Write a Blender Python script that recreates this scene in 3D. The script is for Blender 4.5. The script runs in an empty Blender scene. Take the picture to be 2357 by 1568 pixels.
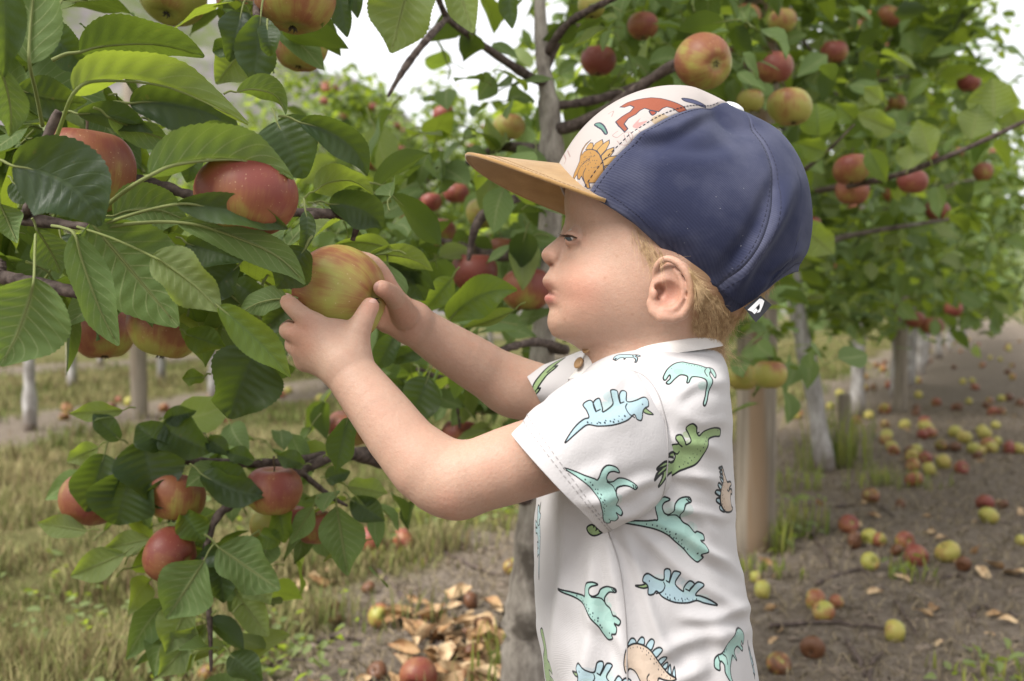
import bpy, math, random
import numpy as np
from mathutils import Vector, Matrix
import openvdb as vdb

SC = bpy.context.scene
COL = SC.collection
R = math.radians
rng = np.random.default_rng(7)
random.seed(7)

# ------------------------------------------------------------------ camera
FPX = 2357 * 35 / 36          # focal length in pixels of a 2357 px wide picture
CX, CY = 1178.5, 784.0
TH = math.atan(84 / FPX)      # the camera looks a little down
CAM = np.array([0.0, 0.0, 0.70])
AR = np.array([1.0, 0, 0])
AF = np.array([0, math.cos(TH), -math.sin(TH)])
AU = np.array([0, math.sin(TH), math.cos(TH)])
cd = bpy.data.cameras.new('camera'); cam = bpy.data.objects.new('camera', cd); COL.objects.link(cam)
cd.lens = 35; cd.sensor_width = 36; cd.clip_start = 0.02; cd.clip_end = 3000
cam.location = CAM; cam.rotation_euler = (math.pi / 2 - TH, 0, 0)
cd.dof.use_dof = True; cd.dof.focus_distance = 0.725; cd.dof.aperture_fstop = 7.6
SC.camera = cam

# ------------------------------------------------------------------ light
W = bpy.data.worlds.new('World'); SC.world = W; W.use_nodes = True
nt = W.node_tree; nt.nodes.clear()
wo = nt.nodes.new('ShaderNodeOutputWorld'); bg = nt.nodes.new('ShaderNodeBackground')
sky = nt.nodes.new('ShaderNodeTexSky'); sky.sky_type = 'NISHITA'; sky.sun_disc = False
SUN_EL, SUN_AZ = R(50), R(-126)      # azimuth measured from +Y towards +X: from the left, in front of the child
sky.sun_elevation = SUN_EL; sky.sun_rotation = SUN_AZ
cl = nt.nodes.new('ShaderNodeMix'); cl.data_type = 'RGBA'; cl.inputs['Factor'].default_value = 0.82
cl.inputs['B'].default_value = (9.4, 9.3, 9.2, 1)    # bright even overcast over the clear sky
nt.links.new(sky.outputs[0], cl.inputs['A']); nt.links.new(cl.outputs['Result'], bg.inputs['Color'])
bg.inputs['Strength'].default_value = 0.064
nt.links.new(bg.outputs[0], wo.inputs['Surface'])
sl = bpy.data.lights.new('sun', 'SUN'); sun = bpy.data.objects.new('sun', sl); COL.objects.link(sun)
sl.energy = 2.95; sl.angle = R(28); sl.color = (1.0, 0.965, 0.91)
sd = Vector((math.sin(SUN_AZ) * math.cos(SUN_EL), math.cos(SUN_AZ) * math.cos(SUN_EL), math.sin(SUN_EL)))
sun.rotation_euler = sd.to_track_quat('Z', 'Y').to_euler(); sun.location = (0, 0, 20)
SC.view_settings.view_transform = 'Standard'; SC.view_settings.look = 'None'
SC.view_settings.gamma = 1; SC.view_settings.use_curve_mapping = False
SC.view_settings.exposure = 1.36
SC.cycles.use_denoising = True
SC.cycles.max_bounces = 8; SC.cycles.transparent_max_bounces = 6
SC.cycles.sample_clamp_indirect = 6

# ------------------------------------------------------------------ helpers
def P(x, y, d):               # a point seen at pixel (x, y) of the 2357 px picture, d metres in front of the camera
    return CAM + d * (AF + (x - CX) / FPX * AR - (y - CY) / FPX * AU)
def C3(x, y, d):              # the same in camera-aligned axes (right, forward, up)
    return np.array([(x - CX) / FPX * d, d, -(y - CY) / FPX * d])
def cam2world(v):
    v = np.asarray(v, float)
    return CAM + v[..., 0:1] * AR + v[..., 1:2] * AF + v[..., 2:3] * AU
def world2cam(v):
    w = np.asarray(v, float) - CAM
    return np.stack([w @ AR, w @ AF, w @ AU], -1)
def pix(v):                   # camera-aligned -> picture
    v = np.asarray(v, float)
    return CX + v[..., 0] / v[..., 1] * FPX, CY - v[..., 2] / v[..., 1] * FPX

def mesh(name, V, polys, mat=None, parent=None, smooth=True, uv=None, colors=None, flat_cols=None, link=True):
    """polys: list of integer arrays (n,3) / (n,4); uv per vertex; colors = {name: (nv,4)}"""
    me = bpy.data.meshes.new(name)
    V = np.asarray(V, np.float32)
    polys = [np.asarray(p, np.int32) for p in (polys if isinstance(polys, list) else [polys]) if len(p)]
    lv = np.concatenate([p.ravel() for p in polys]); cnt = np.concatenate([np.full(len(p), p.shape[1], np.int32) for p in polys])
    st = np.concatenate([[0], np.cumsum(cnt)[:-1]]).astype(np.int32)
    me.vertices.add(len(V)); me.vertices.foreach_set('co', V.ravel())
    me.loops.add(len(lv)); me.loops.foreach_set('vertex_index', lv)
    me.polygons.add(len(cnt)); me.polygons.foreach_set('loop_start', st)
    try: me.polygons.foreach_set('loop_total', cnt)
    except Exception: pass
    me.polygons.foreach_set('use_smooth', np.full(len(cnt), smooth))
    if uv is not None:
        l = me.uv_layers.new(name='UVMap'); l.data.foreach_set('uv', np.asarray(uv, np.float32)[lv].ravel())
    for k, c in (colors or {}).items():
        a = me.color_attributes.new(k, 'FLOAT_COLOR', 'POINT'); a.data.foreach_set('color', np.asarray(c, np.float32).ravel())
    me.update(calc_edges=True); me.validate()
    if mat is not None: me.materials.append(mat)
    if not link: return me
    return obj(name, me, parent)
def obj(name, me, parent=None, loc=None):
    o = bpy.data.objects.new(name, me); COL.objects.link(o)
    if parent is not None:
        o.parent = parent
        o.matrix_parent_inverse = Matrix.Translation(-Vector(abs_loc(parent)))
    if loc is not None: o.location = loc
    return o
def abs_loc(o):
    return o.get('_base', tuple(o.location)) if o.type == 'EMPTY' else (0, 0, 0)
def empty(name, loc, label=None, cat=None, group=None):
    o = bpy.data.objects.new(name, None); COL.objects.link(o); o.location = loc
    o.empty_display_size = 0.05
    return tag(o, label, cat, group)
def tag(o, label=None, cat=None, group=None, kind=None):
    if label: o['label'] = label
    if cat: o['category'] = cat
    if group: o['group'] = group
    if kind: o['kind'] = kind
    return o

def grid_faces(nu, nv, closed_v=False, flip=False, off=0):
    i = np.arange(nu - 1)[:, None]; j = np.arange(nv if closed_v else nv - 1)[None, :]
    a = i * nv + j; b = i * nv + (j + 1) % nv; c = (i + 1) * nv + (j + 1) % nv; d = (i + 1) * nv + j
    q = np.stack([a, b, c, d], -1).reshape(-1, 4) + off
    return q[:, ::-1] if flip else q
def tube(pts, rad, n=8, caps=True):
    pts = np.asarray(pts, float); m = len(pts); rad = np.broadcast_to(np.asarray(rad, float), (m,))
    t = np.gradient(pts, axis=0); t /= np.linalg.norm(t, axis=1, keepdims=True) + 1e-12
    up = np.array([0, 0, 1.0]) if abs(t[0][2]) < 0.9 else np.array([1.0, 0, 0])
    V = []
    for k in range(m):
        s = np.cross(t[k], up); s /= np.linalg.norm(s) + 1e-12; up = np.cross(s, t[k])
        a = np.arange(n) / n * 2 * math.pi
        V.append(pts[k] + rad[k] * (np.cos(a)[:, None] * s + np.sin(a)[:, None] * up))
    V = np.concatenate(V); F = [grid_faces(m, n, True)]
    if caps:
        V = np.concatenate([V, pts[:1], pts[-1:]])
        j = np.arange(n); c0 = m * n
        F.append(np.stack([np.full(n, c0), (j + 1) % n, j], -1)); F.append(np.stack([np.full(n, c0 + 1), (m - 1) * n + j, (m - 1) * n + (j + 1) % n], -1))
    return V, F
class MB:                     # collects pieces into one mesh
    def __init__(s): s.V = []; s.F = {3: [], 4: []}; s.n = 0; s.U = []; s.K = []
    def add(s, V, F, uv=None, col=None):
        V = np.asarray(V, float)
        for f in (F if isinstance(F, list) else [F]):
            f = np.asarray(f)
            if len(f): s.F[f.shape[1]].append(f + s.n)
        s.V.append(V); s.n += len(V)
        s.U.append(np.zeros((len(V), 2)) if uv is None else uv)
        s.K.append(np.ones((len(V), 4)) if col is None else np.broadcast_to(col, (len(V), 4)))
    def build(s, name, mat, parent=None, smooth=True, color=None):
        F = [np.concatenate(f) for f in s.F.values() if f]
        return mesh(name, np.concatenate(s.V), F, mat, parent, smooth, np.concatenate(s.U), {color: np.concatenate(s.K)} if color else None)
def spline(pts, n):           # Catmull-Rom through rows of pts
    p = np.asarray(pts, float); m = len(p)
    t = np.linspace(0, m - 1, n); i = np.clip(t.astype(int), 0, m - 2); f = (t - i)[:, None]
    g = lambda k: p[np.clip(k, 0, m - 1)]
    a, b, c, d = g(i - 1), g(i), g(i + 1), g(i + 2)
    return 0.5 * (2 * b + (c - a) * f + (2 * a - 5 * b + 4 * c - d) * f ** 2 + (3 * b - a - 3 * c + d) * f ** 3)
def pchip(x, y):
    """monotone cubic through (x, y); returns a function"""
    x = np.asarray(x, float); y = np.asarray(y, float)
    h = np.diff(x); s = np.diff(y, axis=0) / (h if y.ndim == 1 else h[:, None])
    m = np.zeros_like(y); m[0] = s[0]; m[-1] = s[-1]
    a, b = s[:-1], s[1:]
    with np.errstate(divide='ignore', invalid='ignore'):
        hm = np.where(a * b > 0, 2 * a * b / (a + b), 0)
    m[1:-1] = hm
    def f(q):
        q = np.asarray(q, float); qq = np.clip(q, x[0], x[-1])
        i = np.clip(np.searchsorted(x, qq) - 1, 0, len(x) - 2)
        t = (qq - x[i]) / h[i]
        if y.ndim > 1: t = t[..., None]; hh = h[i][..., None]
        else: hh = h[i]
        return (2 * t**3 - 3 * t**2 + 1) * y[i] + (t**3 - 2 * t**2 + t) * hh * m[i] + (-2 * t**3 + 3 * t**2) * y[i + 1] + (t**3 - t**2) * hh * m[i + 1]
    return f
def smooth_noise(shape, cells, seed):
    r = np.random.default_rng(seed); g = r.standard_normal((cells[0] + 3, cells[1] + 3))
    u = np.linspace(0, cells[0], shape[0]); v = np.linspace(0, cells[1], shape[1])
    def w(t): i = t.astype(int); f = t - i; return i, f * f * (3 - 2 * f)
    iu, fu = w(u); iv, fv = w(v); fu = fu[:, None]; fv = fv[None]
    G = lambda a, b: g[np.ix_(iu + a, iv + b)]
    return (G(0, 0) * (1 - fu) + G(1, 0) * fu) * (1 - fv) + (G(0, 1) * (1 - fu) + G(1, 1) * fu) * fv
def vnoise(p, seed=0):        # smooth value noise of points (n,3), about -1..1
    p = np.asarray(p, float); i = np.floor(p).astype(np.int64); f = p - i; f = f * f * (3 - 2 * f)
    def h(a):
        k = (a[..., 0] * 73856093) ^ (a[..., 1] * 19349663) ^ (a[..., 2] * 83492791) ^ (seed * 2654435761 % (1 << 31))
        k = (k ^ (k >> 13)) * 1274126177 & 0x7fffffff
        return ((k ^ (k >> 16)) & 0xffff) / 32767.5 - 1
    o = 0
    for dx in (0, 1):
        for dy in (0, 1):
            for dz in (0, 1):
                w = (f[..., 0] if dx else 1 - f[..., 0]) * (f[..., 1] if dy else 1 - f[..., 1]) * (f[..., 2] if dz else 1 - f[..., 2])
                o = o + w * h(i + np.array([dx, dy, dz]))
    return o

# ------------------------------------------------------------------ materials
class NT:
    def __init__(s, name, **kw):
        s.m = bpy.data.materials.new(name); s.m.use_nodes = True; s.t = s.m.node_tree
        s.b = s.t.nodes['Principled BSDF']; s.out = s.t.nodes['Material Output']
        for k, v in kw.items(): s.set(k.replace('_', ' '), v)
    def set(s, k, v):
        i = s.b.inputs[k]
        if hasattr(v, 'is_output') or isinstance(v, bpy.types.NodeSocket): s.t.links.new(v, i)
        else: i.default_value = v
    def n(s, typ, ins=None, out=0, **props):
        nd = s.t.nodes.new('ShaderNode' + typ)
        for k, v in props.items(): setattr(nd, k, v)
        for k, v in (ins or {}).items():
            i = nd.inputs[k]
            if isinstance(v, bpy.types.NodeSocket): s.t.links.new(v, i)
            else: i.default_value = v
        return nd.outputs[out]
    def math(s, op, a, b=0.0, c=0.0, clamp=False): return s.n('Math', {0: a, 1: b, 2: c}, operation=op, use_clamp=clamp)
    def mix(s, f, a, b, blend='MIX'):
        nd = s.t.nodes.new('ShaderNodeMix'); nd.data_type = 'RGBA'; nd.blend_type = blend
        for k, v in ((0, f), (6, a), (7, b)):
            i = nd.inputs[k]
            if isinstance(v, bpy.types.NodeSocket): s.t.links.new(v, i)
            else: i.default_value = (*v, 1) if isinstance(v, tuple) and len(v) == 3 else v
        return nd.outputs[2]
    def noise(s, vec, scale, detail=4, rough=0.55, dist=0.0, out=0):
        return s.n('TexNoise', {'Vector': vec, 'Scale': scale, 'Detail': detail, 'Roughness': rough, 'Distortion': dist}, out)
    def ramp(s, f, lo, hi): return s.n('MapRange', {'Value': f, 'From Min': lo, 'From Max': hi}, clamp=True)
    def coord(s, k='Object'): return s.n('TexCoord', out={'Generated': 0, 'Normal': 1, 'UV': 2, 'Object': 3}[k])
    def sep(s, v): 
        nd = s.t.nodes.new('ShaderNodeSeparateXYZ'); s.t.links.new(v, nd.inputs[0]); return nd.outputs
    def scale(s, v, k): return s.n('VectorMath', {0: v, 1: k}, operation='MULTIPLY')
    def bump(s, h, strength=0.3, dist=0.001):
        s.set('Normal', s.n('Bump', {'Height': h, 'Strength': strength, 'Distance': dist}))
# ================================================================== the child: one continuous skin surface (signed distance field)
PR = empty('person', (0.10, 0.80, 0.0), 'small child in a dinosaur shirt and blue cap reaching for an apple', 'person')
YM = 0.78                     # depth of the child's middle plane
PXM = YM / FPX                # metres per picture pixel there
# --- head: half thickness either side of the middle plane as a function of the side view
prof = np.array([(1560,232),(1500,242),(1430,268),(1370,306),(1332,350),(1313,392),(1301,430),(1299,462),(1300,483),(1302,500),(1299,514),(1295,525),(1289,541),
 (1279,551),(1264,563),(1252,573),(1246,582),(1246,590.6),(1252,602),(1260,609),(1266,615),(1263,622),(1254,634.5),(1248,643),(1249.6,654),(1256,664),(1261,672),(1256,678),
 (1252,687),(1255,696),(1261.5,704),(1265,713),(1261.5,725),(1259.3,740),(1262,755),(1271,771.6),(1285,782),(1311,792.6),(1340,798),(1370,804),(1388,816),(1398,840),(1402,870)], float)
back = pchip([232,245,262,300,350,420,500,560,620,680,720,760,800,870], [1561,1590,1615,1665,1730,1795,1816,1808,1786,1745,1708,1672,1632,1610])
ys = np.arange(233, 870.0)
fx = np.interp(ys, prof[:, 1], prof[:, 0])
UU = np.array([0, 6, 15, 30, 50, 80, 120, 180, 260.])
HT = np.array([  # y, half thickness in mm at UU
 (233, 0,3,5,7,9,11,13,14,14),(270, 0,10,15,21,27,33,38,41,42),(300, 0,10,15,20,25,28,31,33,34),(350, 0,14,22,29,36,41,45,47,48),(440, 0,22,31,40,47,54,60,66,70),(480, 0,20,29,38,45.5,52,57,63,69),(512, 0,10,18,31,42,49,55,61,68),
 (530, 0,7,12.5,25,39,48,54.5,61,67.5),(548, 0,5.5,9.5,19,36,46.5,54,60.5,67),(570, 0,5.5,9.5,17,34,45,53,60,66),(588, 0,7,11.5,18.5,35,45,52.5,59,65),(604, 0,6,11,20,35,45,52,58.5,65),
 (620, 0,8,15,25,34.5,43.5,51.5,58,64),(643, 0,9,16,24.5,34,44,52,57.5,63),(673, 0,8,15,24,34,44,51.5,57,62),(690, 0,8,14,23,33,43.5,50.5,56,61),(713, 0,9,16,26,35,43,49.5,54.5,59),
 (740, 0,9.5,16,24,31.5,39.5,46,51.5,56),(765, 0,8,13.5,20,27,35,41,46.5,51),(785, 0,7,12,18,24,31,37,42,46),(800, 0,10,16,22,28,33,37,40,43),(830, 0,14,22,30,36,41,43,44,44),(870,0,14,22,31,37,42,44,45,45)], float)
hrow = pchip(HT[:, 0], HT[:, 1:] ** 2)(ys)                       # squared, rows x UU
fm = np.interp(ys, [233, 440, 512, 548, 580, 620, 650, 690, 715, 745, 765, 785], [0, 1300, 1297, 1289, 1280, 1268, 1255, 1256, 1262, 1262, 1268, 1288]); fm = np.where((ys < 440) | (ys > 780), fx, fm)
def sstep(a, lo_, hi_): t_ = np.clip((a - lo_) / (hi_ - lo_), 0, 1); return t_ * t_ * (3 - 2 * t_)
XS = np.arange(1225, 1860.0)
H2 = np.zeros((len(ys), len(XS)))
for i, y in enumerate(ys):
    xb = float(back(y)); u = XS - fx[i]
    ue = u - (fm[i] - fx[i]) * sstep(u, 10, np.clip(20 + (fm[i] - fx[i]) * 1.25, 30, 60))
    f2 = pchip(UU, hrow[i])(np.clip(ue, 0, 260))
    f2 = np.where(u < 0, u * (hrow[i][1] / 6), f2)
    W2 = f2[-1] if len(f2) else 0; Wm = hrow[i][-1]
    half = min(235, (xb - fx[i]) * 0.55); t = (XS - (xb - half)) / half
    b2 = Wm * np.where(t > 0, 1 - np.abs(t) ** 2.2, 1.0)
    H2[i] = np.where(XS < xb - half, f2, np.minimum(f2, b2))
def gblur(a, s):
    k = np.exp(-0.5 * (np.arange(-int(3 * s), int(3 * s) + 1) / s) ** 2); k /= k.sum()
    p = len(k) // 2
    a = np.apply_along_axis(lambda r: np.convolve(np.pad(r, p, 'edge'), k, 'valid'), 0, a)
    return np.apply_along_axis(lambda r: np.convolve(np.pad(r, p, 'edge'), k, 'valid'), 1, a)
U2 = XS[None] - fx[:, None]; B2 = np.array([float(back(y)) for y in ys])[:, None] - XS[None]
def sstep(a, lo_, hi_): t_ = np.clip((a - lo_) / (hi_ - lo_), 0, 1); return t_ * t_ * (3 - 2 * t_)
ba, bb, bc = gblur(H2, 1.6), gblur(H2, 6), gblur(np.maximum(H2, 0), 20)
w1 = sstep(U2, 16, 40); w2 = sstep(U2, 50, 105) * sstep(B2, 10, 70)
w1 = np.maximum(w1, ys[:, None] < 440)
bd_ = gblur(H2, 14); w3 = sstep(ys, 770, 792)[:, None]; bb = bb * (1 - w3) + bd_ * w3; w1 = np.maximum(w1, w3)
H2 = ((ba * (1 - w1) + bb * w1) * (1 - w2) + bc * w2) * 1e-6
hh = np.sqrt(np.maximum(H2, 0))
YY, XX = np.meshgrid(ys, XS, indexing='ij')
def gau(x, y, sx, sy, a=0):
    ca, sa = math.cos(R(a)), math.sin(R(a)); dx, dy = XX - x, YY - y
    return np.exp(-0.5 * (((dx * ca + dy * sa) / sx) ** 2 + ((-dx * sa + dy * ca) / sy) ** 2))
add = 2.6 * gau(1335, 655, 34, 30) + 1.4 * gau(1372, 700, 40, 34) - 1.5 * gau(1332, 543, 20, 16)
add += 1.3 * gau(1315, 505, 24, 9, 10)                              # brow ridge
add += 2.0 * gau(1274, 598, 10, 9) - 1.6 * gau(1288, 600, 4.5, 15, 12)    # nostril wing and the crease behind it
add += -1.3 * gau(1277, 679, 6, 5) + 0.5 * gau(1260, 654, 8, 6) + 0.7 * gau(1262, 689, 9, 5)   # mouth corner, lips
add += -1.0 * gau(1268, 707, 10, 5) + 0.9 * gau(1285, 742, 22, 18)
add += -0.4 * gau(1296, 632, 6, 22, 20)                             # fold from nose to mouth
hh = np.where(H2 > 0, np.maximum(hh + add * 1e-3 * np.clip(hh / 0.008, 0, 1), 0), 0)
H2 = np.where(H2 > 0, hh ** 2, H2)
gy, gx = np.gradient(H2); gx /= PXM; gy /= PXM
G2 = gx ** 2 + gy ** 2
def bil(A, i, j):
    i = np.clip(i, 0, A.shape[0] - 1.001); j = np.clip(j, 0, A.shape[1] - 1.001)
    a = i.astype(np.int32); b = j.astype(np.int32); u = (i - a).astype(np.float32); v = (j - b).astype(np.float32)
    return (A[a, b] * (1 - u) + A[a + 1, b] * u) * (1 - v) + (A[a, b + 1] * (1 - u) + A[a + 1, b + 1] * u) * v
H2f, G2f = H2.astype(np.float32), G2.astype(np.float32)
def head_sd(X, Y, Z):
    px = CX + X / PXM; py = CY - Z / PXM
    i, j = py - ys[0], px - XS[0]
    h2 = bil(H2f, i, j); g2 = bil(G2f, i, j); z = Y - YM
    out = np.maximum(np.maximum(-i, i - len(ys) + 1), np.maximum(-j, j - len(XS) + 1)) * PXM
    d = (z * z - h2) / np.sqrt(4 * z * z + g2 + 1e-6)
    return np.where(out > 0, np.maximum(d, out + 0.004), d)
# --- primitives
PRIMS = []                    # (op, k, lo, hi, fn)
def seg(a, b, ra, rb, op='u', k=0.004):
    a, b = np.asarray(a, float), np.asarray(b, float); ab = b - a; L2 = ab @ ab + 1e-12; m = max(ra, rb) + k + 0.008
    def fn(X, Y, Z):
        px, py, pz = X - a[0], Y - a[1], Z - a[2]
        t = np.clip((px * ab[0] + py * ab[1] + pz * ab[2]) / L2, 0, 1)
        return np.sqrt((px - t * ab[0]) ** 2 + (py - t * ab[1]) ** 2 + (pz - t * ab[2]) ** 2) - (ra + (rb - ra) * t)
    PRIMS.append((op, k, np.minimum(a, b) - m, np.maximum(a, b) + m, fn))
def chain(pts, rad, op='u', k=0.004, n=None):
    pts = np.asarray(pts, float); rad = np.asarray(rad, float)
    if n: q = spline(np.c_[pts, rad], n); pts, rad = q[:, :3], q[:, 3]
    m = rad.max() + k + 0.008; S = list(zip(pts[:-1], pts[1:], rad[:-1], rad[1:]))
    def fn(X, Y, Z):
        best = None
        for a, b, ra, rb in S:
            ab = b - a; L2 = ab @ ab + 1e-12
            px, py, pz = X - a[0], Y - a[1], Z - a[2]
            t = np.clip((px * ab[0] + py * ab[1] + pz * ab[2]) / L2, 0, 1)
            d = np.sqrt((px - t * ab[0]) ** 2 + (py - t * ab[1]) ** 2 + (pz - t * ab[2]) ** 2) - (ra + (rb - ra) * t)
            best = d if best is None else np.minimum(best, d)
        return best
    PRIMS.append((op, k, pts.min(0) - m, pts.max(0) + m, fn))
def ell(c, r, rot=(0, 0, 0), op='u', k=0.004):
    c = np.asarray(c, float); r = np.asarray(r, float)
    M = np.array(Matrix.Rotation(rot[2], 3, 'Z') @ Matrix.Rotation(rot[1], 3, 'Y') @ Matrix.Rotation(rot[0], 3, 'X')).T
    m = r.max() + k + 0.008; rm = r.min()
    def fn(X, Y, Z):
        p = [X - c[0], Y - c[1], Z - c[2]]
        q = [sum(M[i][j] * p[j] for j in range(3)) / r[i] for i in range(3)]
        k0 = np.sqrt(q[0] ** 2 + q[1] ** 2 + q[2] ** 2); k1 = np.sqrt((q[0] / r[0]) ** 2 + (q[1] / r[1]) ** 2 + (q[2] / r[2]) ** 2) + 1e-9
        return np.where(k0 < 1e-4, -rm, k0 * (k0 - 1) / k1)
    PRIMS.append((op, k, c - m, c + m, fn))
hl = C3(1225, 232, YM); hh_ = C3(1860, 870, YM)
PRIMS.append(('u', 0.0, np.array([hl[0], YM - 0.085, hh_[2]]), np.array([hh_[0], YM + 0.085, hl[2] + 0.004]), head_sd))
def C(x, y, d): return C3(x, y, d)
for s in (-1, 1):             # both sides of the face
    def E(x, y, d):           # near-side feature at picture (x, y); mirrored for the far side
        p = C3(x, y, d); p[1] = YM + s * (YM - d) * -1 if s == 1 else d
        if s == 1: p[1] = 2 * YM - d
        return p
    # eye: the lowered lid over the ball, a fold above it and the slit where the lashes sit
    ell(E(1326, 549, 0.7588), (0.0092, 0.0092, 0.0082), k=0.004)
    chain([E(1305, 531, 0.7615), E(1318, 527, 0.7525), E(1334, 533, 0.7480), E(1345, 542, 0.747)], [0.0007, 0.0010, 0.0009, 0.0004], 's', 0.0016)
    chain([E(1303, 546, 0.7600), E(1310, 548, 0.7530), E(1318, 550, 0.7500), E(1329, 550, 0.7475)], [0.0014, 0.0024, 0.0022, 0.0005], 's', 0.0008)
    # nostril and mouth opening
    ell(E(1268, 609.5, 0.7735), (0.0022, 0.0026, 0.0013), (0, 0.3, 0), 's', 0.0016)
    chain([E(1256, 672, 0.779), E(1266, 675, 0.7715), E(1275, 680, 0.7635)], [0.0024, 0.0019, 0.0007], 's', 0.0012)
    # ear
    hx = [E(*q) for q in ((1519, 655, .7135), (1508, 640, .710), (1508, 622, .7065), (1518, 604, .703), (1536, 595.5, .7005), (1559, 604, .698), (1578, 625, .6965), (1590, 652, .6965), (1592, 684, .698), (1584, 708, .7005), (1570, 724, .7035))]
    ell(E(1545, 664, 0.7085), (0.0150, 0.0070, 0.0210), (0, R(22), 0.10 * (1 if s == 1 else -1)), k=0.004)
    chain([E(1562, 622, .7045), E(1579, 645, .7045), E(1582, 675, .7045), E(1573, 702, .7055), E(1556, 720, .706)], [.0032, .0036, .0036, .0036, .0034], k=0.003, n=14)
    chain(hx, [.0016, .0019, .0022, .0024, .0026, .0028, .0029, .0029, .0029, .0029, .0030], k=0.0012, n=26)
    chain([E(1572, 724, .7045), E(1550, 731, .7055), E(1524, 729, .7065), E(1505, 716, .709), E(1497, 698, .7105)], [.0034, .0044, .0048, .0040, .0030], k=0.003)
    ell(E(1537, 680, 0.7000), (0.0098, 0.0082, 0.0108), (0, R(25), 0), 's', 0.0022)
    ell(E(1518, 672, 0.7040), (0.0050, 0.0090, 0.0060), (0, R(25), 0), 's', 0.002)
    chain([E(1533, 612, .7000), E(1545, 630, .7000), E(1556, 650, .7005)], [.0020, .0026, .0014], 's', 0.0015)
    chain([E(1553, 620, .7015), E(1568, 642, .7005), E(1574, 670, .7005), E(1566, 698, .702), E(1548, 713, .7035), E(1528, 713, .705)], [.0014, .0019, .0021, .0022, .0023, .0020], k=0.0018, n=14)
    ell(E(1506, 677, .7068), (0.0026, 0.0026, 0.0038), k=0.002)
    ell(E(1521, 667, .708), (0.0024, 0.0050, 0.0020), (0, R(25), 0), 's', 0.0015)
# neck, torso and legs (mostly under the clothes)
chain([C(1365, 768, .781), C(1430, 800, .782)], [.011, .030], k=0.016)
seg(C(1525, 740, .785), C(1528, 860, .785), 0.040, 0.043, k=0.012)
chain([C(1510, 900, .785), C(1490, 1050, .785), C(1482, 1250, .785), C(1492, 1450, .785)], [0.046, 0.056, 0.058, 0.060], k=0.03)
seg(C(1450, 960, .735), C(1450, 960, .835), 0.030, 0.030, k=0.02)
feet = []
for s, d in ((-1, 0.735), (1, 0.835)):
    hip = C(1497, 1500, d); ft = world2cam(np.array([hip[0] + 0.01 * s, hip[1] - .01, 0.045]))
    kn = world2cam(np.array([hip[0] - 0.012, hip[1], 0.225]))
    chain([hip, kn, ft], [0.052, 0.033, 0.023], k=0.02)
    to = world2cam(np.array([hip[0] + 0.01 * s - 0.075, hip[1] - .01 + .012 * s, 0.022])); hl2 = world2cam(np.array([hip[0] + 0.01 * s + 0.018, hip[1] - .01, 0.026]))
    chain([hl2, ft - np.array([0.03, 0, 0.012]), to], [0.022, 0.026, 0.018], k=0.012); feet.append((hl2, to, ft))
# near arm
chain([C(1440, 985, .716), C(1300, 1030, .692), C(1170, 1072, .675), C(1060, 1108, .676)], [.0270, .0270, .0262, .0235], k=0.012, n=10)
chain([C(1055, 1108, .676), C(1012, 1103, .678), C(985, 1080, .680)], [.0225, .0225, .0222], k=0.010)
chain([C(1040, 1106, .678), C(948, 1040, .684), C(880, 955, .692), C(832, 893, .699), C(800, 850, .705)], [.0210, .0225, .0208, .0188, .0176], k=0.012, n=12)
# near hand: palm, fingers, thumb
W0 = C(792, 836, .706)
for m_, r_ in (((722, 748, .711), .0088), ((705, 772, .713), .0090), ((699, 803, .719), .0088), ((704, 830, .725), .0082)):
    seg(W0, C(*m_), .0150, r_, k=0.007)
seg(C(790, 800, .712), C(760, 768, .712), .0130, .0090, k=0.008)
chain([C(726, 750, .710), C(690, 722, .711), C(668, 701, .717), C(659, 691, .733)], [.0080, .0068, .0062, .0054], k=0.0032, n=9)
chain([C(704, 773, .712), C(674, 766, .717), C(662, 760, .730), C(666, 752, .750)], [.0080, .0070, .0064, .0054], k=0.0026, n=9)
chain([C(699, 803, .719), C(680, 799, .728), C(674, 790, .744), C(688, 778, .764)], [.0078, .0068, .0060, .0050], k=0.0026, n=9)
chain([C(704, 831, .725), C(692, 822, .738), C(692, 812, .752), C(706, 800, .768)], [.0072, .0056, .0050, .0044], k=0.003, n=9)
chain([C(812, 822, .708), C(822, 770, .708), C(838, 732, .711), C(852, 706, .7165)], [.0122, .0096, .0076, .0066], k=0.006, n=9)
ell(C(786, 770, .715), (.011, .008, .010), k=0.008)
# far arm and hand
chain([C(1440, 930, .865), C(1330, 925, .872), C(1240, 905, .875), C(1180, 890, .874)], [.030, .028, .0262, .0245], k=0.012, n=8)
chain([C(1185, 893, .874), C(1150, 873, .872), C(1085, 833, .860), C(1005, 783, .845), C(955, 748, .832)], [.0235, .0238, .0228, .0195, .0170], k=0.012, n=12)
FW = C(945, 742, .828)
for m_, r_ in (((903, 680, .812), .0085), ((892, 700, .822), .0085), ((888, 722, .828), .0082), ((890, 745, .830), .0078)):
    seg(FW, C(*m_), .0150, r_, k=0.007)
chain([C(905, 680, .811), C(884, 635, .806), C(856, 603, .800), C(818, 590, .795)], [.0076, .0066, .0060, .0050], k=0.0035, n=9)
chain([C(892, 700, .822), C(862, 655, .826), C(830, 635, .818), C(800, 630, .808)], [.0076, .0064, .0058, .0050], k=0.003, n=9)
chain([C(888, 722, .828), C(858, 700, .832), C(826, 690, .826), C(800, 690, .815)], [.0074, .0062, .0056, .0048], k=0.003, n=9)
chain([C(890, 745, .830), C(866, 738, .830), C(842, 735, .822), C(820, 730, .808)], [.0068, .0056, .0050, .0044], k=0.003, n=9)
chain([C(930, 725, .806), C(914, 697, .776), C(899, 676, .748), C(879, 664, .7285)], [.0115, .0086, .0072, .0062], k=0.006, n=12)
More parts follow.
